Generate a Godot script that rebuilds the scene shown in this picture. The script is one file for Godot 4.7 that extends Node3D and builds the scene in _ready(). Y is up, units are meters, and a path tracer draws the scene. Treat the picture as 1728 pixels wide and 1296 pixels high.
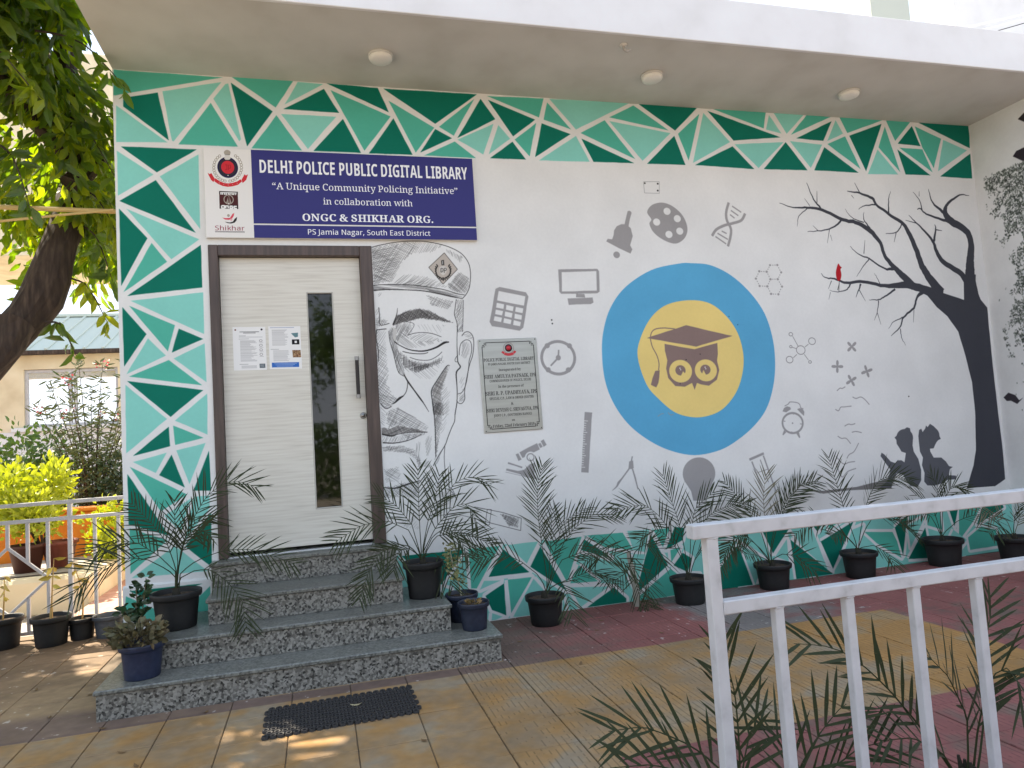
extends Node3D
# A painted library front under a canopy, seen from the shaded court. Metres, y up; the mural wall lies in the plane z = 0.

const WALL_W := 7.324
const WALL_H := 3.977
const WHITE := Color8(225, 224, 222)
const D := Color8(12, 112, 94)
const M := Color8(84, 178, 158)
const L := Color8(136, 206, 194)
const GREY := Color8(156, 153, 153)
const DGREY := Color8(128, 125, 124)
const KID := Color8(92, 93, 99)
const TREE := Color8(66, 67, 74)
const RED := Color8(176, 30, 40)
const BLACK := Color8(30, 28, 28)
const BLUE := Color8(92, 166, 205)
const YELLOW := Color8(232, 205, 128)
const BROWN := Color8(138, 116, 110)
const SCUFF := Color8(150, 150, 150)
const INK := Color8(52, 50, 50)
const BADGE := Color8(186, 176, 166)
const PALE := Color8(205, 200, 194)
const SHADE1 := Color8(168, 165, 162)
const SHADE2 := Color8(196, 193, 189)
const WREATH := Color8(160, 152, 140)
const NAVY := Color8(34, 30, 62)
const CHAR := Color8(48, 42, 42)
const EMRED := Color8(196, 44, 52)
const EMDARK := Color8(150, 30, 36)
const EMPINK := Color8(206, 76, 92)
const EMPALE := Color8(214, 170, 172)
const MAROON := Color8(74, 34, 34)

var rng := RandomNumberGenerator.new()
var mats := {}
var box_cache := {}
var names := {}

# the picture being painted: target, texels per millimetre, height in millimetres
var pic: Image
var pic_s := 1.0
var pic_h := 1.0

func _ready():
	rng.seed = 20190222
	_camera_and_light()
	_materials()
	_ground_and_paving()
	_building()
	_steps()
	_door()
	_signboard()
	_plaque()
	_ceiling_fittings()
	_railings()
	_potted_palms()
	_small_pots()
	_doormat()
	_garden()
	_tree()
	_across_the_court()
	_litter()

# ------------------------------------------------------------------ camera, sky, sun
func _camera_and_light():
	var cam := Camera3D.new()
	cam.name = "camera"
	cam.fov = 56.818
	cam.near = 0.05
	cam.far = 600.0
	var yaw := deg_to_rad(15.452)
	var pitch := deg_to_rad(4.088)
	var roll := deg_to_rad(-3.736)
	var fwd := Vector3(sin(yaw) * cos(pitch), sin(pitch), -cos(yaw) * cos(pitch))
	var right := Vector3(cos(yaw), 0, sin(yaw))
	var up := right.cross(fwd)
	var r2 := right * cos(roll) + up * sin(roll)
	var u2 := -right * sin(roll) + up * cos(roll)
	cam.transform = Transform3D(Basis(r2, u2, -fwd), Vector3(1.2372, 1.3334, 5.1504))
	add_child(cam)
	cam.current = true

	var env := Environment.new()
	env.background_mode = Environment.BG_SKY
	var sky := Sky.new()
	var sm := ProceduralSkyMaterial.new()
	sm.sky_top_color = Color(0.76, 0.84, 0.95)
	sm.sky_horizon_color = Color(0.95, 0.965, 0.99)
	sm.sky_curve = 0.22
	sm.ground_bottom_color = Color(0.42, 0.38, 0.34)
	sm.ground_horizon_color = Color(0.72, 0.70, 0.67)
	sm.sun_angle_max = 12.0
	sky.sky_material = sm
	env.sky = sky
	env.background_energy_multiplier = 0.62
	env.ambient_light_source = Environment.AMBIENT_SOURCE_SKY
	env.tonemap_mode = Environment.TONE_MAPPER_LINEAR
	env.tonemap_exposure = 3.25
	env.sdfgi_enabled = true
	env.ssao_enabled = true
	env.ssil_enabled = true
	var we := WorldEnvironment.new()
	we.name = "world_environment"
	we.environment = env
	add_child(we)

	var sun := DirectionalLight3D.new()
	sun.name = "sun"
	sun.light_energy = 1.6
	sun.light_angular_distance = 0.55
	sun.light_color = Color(1.0, 0.95, 0.86)
	sun.shadow_enabled = true
	var to_sun := Vector3(-0.40, 0.766, -0.50).normalized()
	sun.look_at_from_position(to_sun * 30.0, Vector3.ZERO, Vector3.UP)
	add_child(sun)

# ------------------------------------------------------------------ bookkeeping
func numbered(called: String) -> String:
	if not names.has(called):
		names[called] = 0
		return called
	names[called] += 1
	return "%s_%03d" % [called, names[called]]

func tag(o: Node, label: String, category: String, group := ""):
	o.set_meta("label", label)
	o.set_meta("category", category)
	if group != "":
		o.set_meta("group", group)

func thing(called: String, label: String, category: String, at := Vector3.ZERO, group := "") -> Node3D:
	var o := Node3D.new()
	o.name = numbered(called)
	add_child(o)
	o.position = at
	tag(o, label, category, group)
	return o

func part(parent: Node, called: String, mesh: Mesh, m: Material, at := Vector3.ZERO, b := Basis.IDENTITY) -> MeshInstance3D:
	var o := MeshInstance3D.new()
	o.name = called
	o.mesh = mesh
	o.material_override = m
	o.transform = Transform3D(b, at)
	o.cast_shadow = GeometryInstance3D.SHADOW_CASTING_SETTING_ON
	parent.add_child(o, true)
	return o

func structure(called: String, mesh: Mesh, m: Material, at := Vector3.ZERO) -> MeshInstance3D:
	var o := part(self, called, mesh, m, at)
	o.set_meta("kind", "structure")
	return o

# ------------------------------------------------------------------ meshes
func st_new() -> SurfaceTool:
	var st := SurfaceTool.new()
	st.begin(Mesh.PRIMITIVE_TRIANGLES)
	st.set_smooth_group(-1)
	return st

func quad(st: SurfaceTool, a: Vector3, b: Vector3, c: Vector3, d: Vector3, uv := []):
	# a, b, c, d run clockwise seen from the front
	var p := [a, b, c, a, c, d]
	var k := [0, 1, 2, 0, 2, 3]
	for i in 6:
		if uv.size() == 4:
			st.set_uv(uv[k[i]])
		st.add_vertex(p[i])

func done(st: SurfaceTool) -> ArrayMesh:
	st.generate_normals()
	return st.commit()

# a box with chamfered edges, centred on its origin
func cbox(size: Vector3, ch := 0.003) -> ArrayMesh:
	var key := "%.4f_%.4f_%.4f_%.4f" % [size.x, size.y, size.z, ch]
	if box_cache.has(key):
		return box_cache[key]
	var st := st_new()
	var h := size * 0.5
	var c: float = min(ch, min(h.x, min(h.y, h.z)) * 0.45)
	var ax := [Vector3.RIGHT, Vector3.UP, Vector3.BACK]
	for i in 3:
		for s in [-1.0, 1.0]:
			var n: Vector3 = ax[i] * s
			var u: Vector3 = ax[(i + 1) % 3]
			var v: Vector3 = ax[(i + 2) % 3]
			var hu: float = h[(i + 1) % 3] - c
			var hv: float = h[(i + 2) % 3] - c
			var o: Vector3 = n * h[i]
			var q := [o + u * hu + v * hv, o + u * hu - v * hv, o - u * hu - v * hv, o - u * hu + v * hv]
			if s < 0:
				q.reverse()
			quad(st, q[0], q[1], q[2], q[3])
	for i in 3:
		var j: int = (i + 1) % 3
		var k: int = (i + 2) % 3
		for sj in [-1.0, 1.0]:
			for sk in [-1.0, 1.0]:
				var a: Vector3 = ax[j] * sj * h[j] + ax[k] * sk * (h[k] - c)
				var b: Vector3 = ax[j] * sj * (h[j] - c) + ax[k] * sk * h[k]
				var e: Vector3 = ax[i] * (h[i] - c)
				if sj * sk > 0:
					quad(st, a - e, a + e, b + e, b - e)
				else:
					quad(st, a + e, a - e, b - e, b + e)
	for sx in [-1.0, 1.0]:
		for sy in [-1.0, 1.0]:
			for sz in [-1.0, 1.0]:
				var p := Vector3(sx * h.x, sy * (h.y - c), sz * (h.z - c))
				var q := Vector3(sx * (h.x - c), sy * h.y, sz * (h.z - c))
				var r := Vector3(sx * (h.x - c), sy * (h.y - c), sz * h.z)
				if sx * sy * sz > 0:
					st.add_vertex(p); st.add_vertex(r); st.add_vertex(q)
				else:
					st.add_vertex(p); st.add_vertex(q); st.add_vertex(r)
	var m := done(st)
	box_cache[key] = m
	return m

# a chamfered box between two corners, as a part
func bpart(parent: Node, called: String, a: Vector3, b: Vector3, m: Material, ch := 0.003) -> MeshInstance3D:
	return part(parent, called, cbox((b - a).abs(), ch), m, (a + b) * 0.5)

# a straight square bar from a to b
func bar(parent: Node, called: String, a: Vector3, b: Vector3, w: float, m: Material, ch := 0.003) -> MeshInstance3D:
	var d := b - a
	var z := Vector3.BACK
	var y := d.normalized()
	var x := y.cross(z).normalized()
	z = x.cross(y)
	return part(parent, called, cbox(Vector3(w, d.length(), w), ch), m, (a + b) * 0.5, Basis(x, y, z))

func tube(st: SurfaceTool, pts: Array, radii: Array, sides := 6, wobble := 0.0):
	var n := pts.size()
	var prev: Vector3 = Vector3.ZERO
	var rings := []
	for i in n:
		var t: Vector3 = (pts[min(i + 1, n - 1)] - pts[max(i - 1, 0)]).normalized()
		var x: Vector3
		if i == 0:
			x = t.cross(Vector3(0.3, 0.2, 1.0)).normalized()
		else:
			x = (prev - t * prev.dot(t)).normalized()
		prev = x
		var y := t.cross(x)
		var ring := []
		for k in sides:
			var a := TAU * k / sides
			var r: float = radii[i]
			if wobble > 0.0:
				r *= 1.0 + wobble * (sin(a * 3.0 + i * 0.7) * 0.5 + sin(a * 7.0 - i * 0.4) * 0.35 + rng.randf_range(-0.4, 0.4))
			ring.append(pts[i] + (x * cos(a) + y * sin(a)) * r)
		rings.append(ring)
	for i in n - 1:
		for k in sides:
			var k2 := (k + 1) % sides
			var v0 := float(i) / (n - 1)
			var v1 := float(i + 1) / (n - 1)
			quad(st, rings[i][k], rings[i + 1][k], rings[i + 1][k2], rings[i][k2], [Vector2(float(k) / sides, v0), Vector2(float(k) / sides, v1), Vector2(float(k + 1) / sides, v1), Vector2(float(k + 1) / sides, v0)])
	for e in [0, n - 1]:
		var c := Vector3.ZERO
		for p in rings[e]:
			c += p
		c /= sides
		for k in sides:
			var k2 := (k + 1) % sides
			st.add_vertex(c)
			if e == 0:
				st.add_vertex(rings[e][k]); st.add_vertex(rings[e][k2])
			else:
				st.add_vertex(rings[e][k2]); st.add_vertex(rings[e][k])

# turn a profile of (radius, height) about the y axis
func lathe(profile: Array, seg := 28) -> ArrayMesh:
	var st := SurfaceTool.new()
	st.begin(Mesh.PRIMITIVE_TRIANGLES)
	for i in profile.size() - 1:
		var p: Vector2 = profile[i]
		var q: Vector2 = profile[i + 1]
		st.set_smooth_group(-1 if (i > 0 and (q - p).normalized().dot((p - profile[i - 1]).normalized()) < 0.8) else i + 1)
		st.set_smooth_group(1)
		for k in seg:
			var a := TAU * k / seg
			var b := TAU * (k + 1) / seg
			var pa := Vector3(cos(a) * p.x, p.y, sin(a) * p.x)
			var pb := Vector3(cos(b) * p.x, p.y, sin(b) * p.x)
			var qa := Vector3(cos(a) * q.x, q.y, sin(a) * q.x)
			var qb := Vector3(cos(b) * q.x, q.y, sin(b) * q.x)
			quad(st, pa, qa, qb, pb)
	return done(st)

func curve(pts: Array, n: int) -> Array:
	var c := Curve3D.new()
	for i in pts.size():
		var t: Vector3 = (pts[min(i + 1, pts.size() - 1)] - pts[max(i - 1, 0)]) / 6.0
		c.add_point(pts[i], -t, t)
	var out := []
	var len := c.get_baked_length()
	for i in n:
		out.append(c.sample_baked(len * i / (n - 1)))
	return out

# ------------------------------------------------------------------ materials
func flat_mat(col: Color, rough := 0.7, metal := 0.0) -> StandardMaterial3D:
	var m := StandardMaterial3D.new()
	m.albedo_color = col
	m.roughness = rough
	m.metallic = metal
	return m

func noise(sd: int, freq: float, type := FastNoiseLite.TYPE_SIMPLEX_SMOOTH, oct := 4) -> FastNoiseLite:
	var n := FastNoiseLite.new()
	n.seed = sd
	n.frequency = freq
	n.noise_type = type
	n.fractal_octaves = oct
	return n

# noise looked up in a row of colours (position, colour)
func ramp_image(n: FastNoiseLite, w: int, h: int, stops: Array) -> Image:
	var g := n.get_seamless_image(w, h).get_data()
	var lut := PackedByteArray()
	for i in 256:
		var t := i / 255.0
		var c: Color = stops[0][1]
		for k in stops.size() - 1:
			if t >= stops[k][0]:
				c = stops[k][1].lerp(stops[k + 1][1], clamp((t - stops[k][0]) / (stops[k + 1][0] - stops[k][0]), 0.0, 1.0))
		lut.append(c.r8); lut.append(c.g8); lut.append(c.b8)
	var out := PackedByteArray()
	out.resize(w * h * 3)
	var j := 0
	for i in w * h:
		var v := g[i] * 3
		out[j] = lut[v]; out[j + 1] = lut[v + 1]; out[j + 2] = lut[v + 2]
		j += 3
	return Image.create_from_data(w, h, false, Image.FORMAT_RGB8, out)

func tri_mat(img: Image, metres: float, rough: float, world := true, stretch := Vector3.ONE) -> StandardMaterial3D:
	var m := StandardMaterial3D.new()
	m.albedo_texture = ImageTexture.create_from_image(img)
	m.roughness = rough
	m.uv1_triplanar = true
	m.uv1_world_triplanar = world
	m.uv1_scale = stretch / metres
	return m

func leaf_mat(col: Color, back: Color, rough := 0.5) -> StandardMaterial3D:
	var m := flat_mat(col, rough)
	m.cull_mode = BaseMaterial3D.CULL_DISABLED
	m.backlight_enabled = true
	m.backlight = back
	return m

func _materials():
	var cell := noise(3, 0.085, FastNoiseLite.TYPE_CELLULAR, 1)
	cell.cellular_return_type = FastNoiseLite.RETURN_CELL_VALUE
	cell.domain_warp_enabled = true
	cell.domain_warp_amplitude = 14.0
	cell.domain_warp_frequency = 0.04
	cell.fractal_type = FastNoiseLite.FRACTAL_NONE
	mats.granite = tri_mat(ramp_image(cell, 512, 512, [[0.0, Color8(40, 39, 37)], [0.12, Color8(57, 55, 53)], [0.2, Color8(90, 87, 82)], [0.5, Color8(109, 106, 100)], [0.64, Color8(130, 127, 120)], [1.0, Color8(146, 142, 135)]]), 0.47, 0.36)
	var fine := noise(8, 0.16, FastNoiseLite.TYPE_CELLULAR, 1)
	fine.cellular_return_type = FastNoiseLite.RETURN_CELL_VALUE
	fine.domain_warp_enabled = true
	fine.domain_warp_amplitude = 8.0
	fine.fractal_type = FastNoiseLite.FRACTAL_NONE
	mats.tread = tri_mat(ramp_image(fine, 512, 512, [[0.0, Color8(74, 74, 71)], [0.2, Color8(94, 94, 89)], [0.6, Color8(112, 112, 106)], [1.0, Color8(130, 129, 122)]]), 0.8, 0.3)
	mats.plaster = tri_mat(ramp_image(noise(21, 0.012), 512, 512, [[0.0, Color8(206, 202, 196)], [0.5, Color8(221, 218, 212)], [1.0, Color8(228, 225, 220)]]), 2.3, 0.85)
	mats.ceiling = tri_mat(ramp_image(noise(23, 0.01), 512, 512, [[0.0, Color8(186, 182, 175)], [0.5, Color8(196, 193, 187)], [1.0, Color8(202, 199, 193)]]), 2.7, 0.9)
	mats.fascia = tri_mat(ramp_image(noise(25, 0.012), 512, 512, [[0.0, Color8(204, 202, 202)], [0.5, Color8(213, 211, 212)], [1.0, Color8(217, 216, 217)]]), 3.1, 0.85)
	mats.beige = tri_mat(ramp_image(noise(27, 0.012), 256, 256, [[0.0, Color8(196, 178, 146)], [0.5, Color8(212, 196, 164)], [1.0, Color8(220, 206, 178)]]), 2.0, 0.9)
	mats.white_paint = tri_mat(ramp_image(noise(29, 0.02), 512, 512, [[0.0, Color8(158, 156, 157)], [0.25, Color8(176, 175, 178)], [0.5, Color8(183, 182, 185)], [1.0, Color8(189, 188, 191)]]), 0.9, 0.6)
	mats.dark_inside = flat_mat(Color8(44, 40, 38), 0.9)
	mats.orange = tri_mat(ramp_image(noise(31, 0.02), 256, 256, [[0.0, Color8(196, 104, 20)], [1.0, Color8(222, 134, 40)]]), 1.4, 0.85)
	mats.concrete = tri_mat(ramp_image(noise(33, 0.015), 512, 512, [[0.0, Color8(138, 128, 116)], [0.5, Color8(164, 155, 143)], [1.0, Color8(180, 172, 160)]]), 3.0, 0.9)
	mats.path = tri_mat(ramp_image(noise(35, 0.03), 256, 256, [[0.0, Color8(166, 120, 104)], [1.0, Color8(196, 156, 138)]]), 1.2, 0.9)
	mats.soil = tri_mat(ramp_image(noise(37, 0.05), 256, 256, [[0.0, Color8(38, 29, 22)], [0.6, Color8(66, 52, 40)], [1.0, Color8(96, 80, 62)]]), 0.3, 1.0)
	# wood of the frame: grain along y; laminate of the leaf: grain along x
	mats.frame_wood = tri_mat(ramp_image(noise(41, 0.03), 256, 256, [[0.0, Color8(58, 46, 42)], [0.5, Color8(74, 60, 55)], [1.0, Color8(88, 72, 66)]]), 0.3, 0.45, true, Vector3(1.0, 0.08, 1.0))
	mats.laminate = tri_mat(ramp_image(noise(43, 0.035), 512, 512, [[0.0, Color8(186, 180, 168)], [0.3, Color8(201, 195, 184)], [0.6, Color8(208, 203, 192)], [1.0, Color8(213, 209, 199)]]), 0.42, 0.42, true, Vector3(0.05, 1.0, 1.0))
	mats.black_plastic = tri_mat(ramp_image(noise(45, 0.03), 256, 256, [[0.0, Color8(14, 14, 15)], [0.6, Color8(19, 19, 20)], [1.0, Color8(32, 30, 29)]]), 0.35, 0.6, false)
	mats.blue_plastic = tri_mat(ramp_image(noise(47, 0.03), 256, 256, [[0.0, Color8(24, 31, 54)], [0.6, Color8(30, 38, 64)], [1.0, Color8(46, 52, 72)]]), 0.35, 0.45, false)
	mats.navy_plastic = tri_mat(ramp_image(noise(48, 0.03), 256, 256, [[0.0, Color8(24, 29, 44)], [0.6, Color8(31, 37, 55)], [1.0, Color8(46, 51, 66)]]), 0.35, 0.45, false)
	mats.grey_plastic = tri_mat(ramp_image(noise(49, 0.03), 256, 256, [[0.0, Color8(52, 56, 62)], [1.0, Color8(86, 90, 96)]]), 0.35, 0.5, false)
	mats.terracotta = tri_mat(ramp_image(noise(51, 0.03), 256, 256, [[0.0, Color8(92, 44, 34)], [1.0, Color8(128, 66, 52)]]), 0.5, 0.7, false)
	mats.rubber = flat_mat(Color8(44, 41, 41), 0.75)
	mats.palm = leaf_mat(Color8(48, 54, 32), Color(0.03, 0.04, 0.01), 0.62)
	mats.palm.metallic_specular = 0.3
	mats.rachis = flat_mat(Color8(82, 90, 58), 0.5)
	mats.dry_frond = leaf_mat(Color8(104, 98, 76), Color(0.04, 0.04, 0.02), 0.7)
	mats.stem = flat_mat(Color8(120, 100, 72), 0.8)
	mats.palm_stub = flat_mat(Color8(42, 38, 28), 0.9)
	mats.chrome = flat_mat(Color8(140, 138, 136), 0.35, 1.0)
	mats.handle = flat_mat(Color8(30, 22, 20), 0.55)
	mats.old_render = flat_mat(Color8(176, 180, 172), 0.9)
	mats.bark = tri_mat(ramp_image(noise(53, 0.02), 256, 256, [[0.0, Color8(34, 26, 22)], [0.5, Color8(64, 51, 43)], [1.0, Color8(96, 80, 68)]]), 0.5, 0.95, true, Vector3(2.2, 0.35, 2.2))

# ------------------------------------------------------------------ painting on a picture
func pts_of(a: Array) -> PackedVector2Array:
	var p := PackedVector2Array()
	for i in a.size() / 2:
		p.append(Vector2(a[2 * i] * pic_s, (pic_h - a[2 * i + 1]) * pic_s))
	return p

func smooth_loop(p: PackedVector2Array, closed: bool) -> PackedVector2Array:
	var o := PackedVector2Array()
	var n := p.size()
	for i in (n if closed else n - 1):
		var p0 := p[(i - 1 + n) % n] if closed else p[max(i - 1, 0)]
		var p1 := p[i]
		var p2 := p[(i + 1) % n]
		var p3 := p[(i + 2) % n] if closed else p[min(i + 2, n - 1)]
		for k in 5:
			o.append(p1.cubic_interpolate(p2, p0, p3, k / 5.0))
	if not closed:
		o.append(p[n - 1])
	return o

# a polygon filled with antialiased edges: four scan lines to a row of texels
func cover(p: PackedVector2Array, col: Color, alpha := 1.0):
	var w := pic.get_width()
	var h := pic.get_height()
	var y0 := 1e9
	var y1 := -1e9
	for q in p:
		y0 = min(y0, q.y)
		y1 = max(y1, q.y)
	var n := p.size()
	for y in range(max(0, int(floor(y0))), min(h, int(ceil(y1)))):
		var spans := []
		var xa := 1e9
		var xb := -1e9
		for s in 4:
			var yy := y + (s + 0.5) * 0.25
			var xs := PackedFloat32Array()
			for i in n:
				var a := p[i]
				var b := p[(i + 1) % n]
				if (a.y <= yy) != (b.y <= yy):
					xs.append(a.x + (yy - a.y) / (b.y - a.y) * (b.x - a.x))
			xs.sort()
			for k in xs.size() / 2:
				var l := clampf(xs[2 * k], 0.0, w)
				var r := clampf(xs[2 * k + 1], 0.0, w)
				if r > l:
					spans.append(Vector2(l, r))
					xa = min(xa, l)
					xb = max(xb, r)
		if spans.is_empty():
			continue
		var i0 := int(floor(xa))
		var cov := PackedFloat32Array()
		cov.resize(int(ceil(xb)) - i0 + 1)
		for s in spans:
			var l: float = s.x - i0
			var r: float = s.y - i0
			var li := int(l)
			var ri := int(r)
			if li == ri:
				cov[li] += (r - l) * 0.25
			else:
				cov[li] += (li + 1 - l) * 0.25
				cov[ri] += (r - ri) * 0.25
				for k in range(li + 1, ri):
					cov[k] += 0.25
		for k in cov.size():
			var c := cov[k] * alpha
			if c > 0.003 and i0 + k < w:
				pic.set_pixel(i0 + k, y, col if c > 0.995 else pic.get_pixel(i0 + k, y).lerp(col, min(c, 1.0)))

func fl(col: Color, a: Array, smooth: int):
	var p := pts_of(a)
	if smooth == 1:
		p = smooth_loop(p, true)
	else:
		# a hand-held brush never runs quite straight
		var o := PackedVector2Array()
		for i in p.size():
			var q := p[i]
			var e := p[(i + 1) % p.size()]
			var k := int(max(1.0, (e - q).length() / 16.0))
			for j in k:
				o.append(q.lerp(e, float(j) / k) + Vector2(rng.randf_range(-0.35, 0.35), rng.randf_range(-0.35, 0.35)))
		p = o
	cover(p, col)

func stroke(p: PackedVector2Array, r: PackedFloat32Array, col: Color, alpha := 1.0):
	for i in p.size() - 1:
		var d := p[i + 1] - p[i]
		if d.length() < 0.01:
			continue
		var n := Vector2(-d.y, d.x).normalized()
		cover(PackedVector2Array([p[i] + n * r[i], p[i + 1] + n * r[i + 1], p[i + 1] - n * r[i + 1], p[i] - n * r[i]]), col, alpha)
		if i > 0 and r[i] > 0.9:
			var c := PackedVector2Array()
			for k in 10:
				c.append(p[i] + Vector2(cos(TAU * k / 10), sin(TAU * k / 10)) * r[i])
			cover(c, col, alpha)

func ln(col: Color, a: Array, width: float, smooth: int):
	var p := pts_of(a)
	if smooth == 1 and p.size() > 2:
		p = smooth_loop(p, false)
	var r := PackedFloat32Array()
	r.resize(p.size())
	r.fill(max(0.32, width * pic_s * 0.5))
	stroke(p, r, col)

func tp(col: Color, a: Array):
	var b := []
	for i in a.size() / 3:
		b.append(a[3 * i]); b.append(a[3 * i + 1])
	var p := pts_of(b)
	var q := smooth_loop(p, false) if p.size() > 2 else p
	if col == TREE:
		for i in range(1, q.size() - 1):
			q[i] += Vector2(rng.randf_range(-0.9, 0.9), rng.randf_range(-0.9, 0.9))
	var r := PackedFloat32Array()
	for i in q.size():
		var t = float(i) / max(1, q.size() - 1) * (p.size() - 1)
		var k := int(min(t, p.size() - 2))
		r.append(max(0.3, lerpf(a[3 * k + 2], a[3 * k + 5], t - k) * pic_s * 0.5))
	stroke(q, r, col)

func ci(col: Color, x: float, y: float, rx: float, ry: float, ring: float):
	var c := Vector2(x * pic_s, (pic_h - y) * pic_s)
	var p := PackedVector2Array()
	var n := 40 if rx > 30.0 else 18
	for k in n + 1:
		p.append(c + Vector2(cos(TAU * k / n) * rx, sin(TAU * k / n) * ry) * pic_s)
	if ring > 0.0:
		for k in n + 1:
			p.append(c + Vector2(cos(-TAU * k / n) * (rx - ring), sin(-TAU * k / n) * (ry - ring)) * pic_s)
	cover(p, col)

# pen strokes at an angle across a patch
func ha(a: Array, ang: int, space: float, dark: float, width: float):
	var p := pts_of(a)
	var d := Vector2(cos(deg_to_rad(ang)), -sin(deg_to_rad(ang)))
	var n := Vector2(-d.y, d.x)
	var lo := 1e9
	var hi := -1e9
	for q in p:
		lo = min(lo, q.dot(n))
		hi = max(hi, q.dot(n))
	var t := lo + 0.3
	while t < hi:
		var xs := PackedFloat32Array()
		for i in p.size():
			var u := p[i]
			var v := p[(i + 1) % p.size()]
			var fu := u.dot(n) - t
			var fv := v.dot(n) - t
			if (fu <= 0.0) != (fv <= 0.0):
				xs.append(lerpf(u.dot(d), v.dot(d), fu / (fu - fv)))
		xs.sort()
		for k in xs.size() / 2:
			var l := xs[2 * k] + rng.randf_range(-2.0, 2.5)
			var r := xs[2 * k + 1] + rng.randf_range(-2.5, 2.0)
			if r - l > 1.5 and rng.randf() < 0.93:
				var bend := n * rng.randf_range(-0.8, 0.8)
				var q := PackedVector2Array([d * l + n * t, d * (l + r) * 0.5 + n * t + bend, d * r + n * (t + rng.randf_range(-0.9, 0.9))])
				var w := 0.38 * width * rng.randf_range(0.7, 1.3)
				stroke(q, PackedFloat32Array([w, w * 1.1, w * 0.6]), INK, dark * rng.randf_range(0.5, 0.9))
		t += max(1.25, space * 0.95 * pic_s) * rng.randf_range(0.6, 1.45)

func new_picture(w: int, h: int, width_mm: float, height_mm: float, col: Color):
	pic = Image.create_empty(w, h, false, Image.FORMAT_RGB8)
	pic.fill(col)
	pic_s = w / width_mm
	pic_h = height_mm

# brushwork and dust: multiply the picture by fine and coarse grain
func grain(sd: int, coarse: float, strength: float):
	var w := pic.get_width()
	var h := pic.get_height()
	var n1 := noise(sd, coarse, FastNoiseLite.TYPE_SIMPLEX_SMOOTH, 5).get_image(w, h).get_data()
	var n2 := noise(sd + 1, 0.11, FastNoiseLite.TYPE_SIMPLEX_SMOOTH, 2).get_image(w, h).get_data()
	var b := pic.get_data()
	var j := 0
	for i in w * h:
		var k := 1.0 - strength * (1.0 - n1[i] / 255.0) - strength * 0.35 * (1.0 - n2[i] / 255.0)
		b[j] = int(b[j] * k); b[j + 1] = int(b[j + 1] * k); b[j + 2] = int(b[j + 2] * k)
		j += 3
	pic = Image.create_from_data(w, h, false, Image.FORMAT_RGB8, b)

func pic_mat(rough: float, relief := 0.0) -> StandardMaterial3D:
	var m := StandardMaterial3D.new()
	m.albedo_texture = ImageTexture.create_from_image(pic)
	m.roughness = rough
	m.metallic_specular = 0.25
	if relief > 0.0:
		m.heightmap_enabled = true
		m.heightmap_scale = relief
		m.heightmap_texture = ImageTexture.create_from_image(noise(63, 0.016, FastNoiseLite.TYPE_SIMPLEX_SMOOTH, 5).get_image(1024, 556))
	return m

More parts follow.
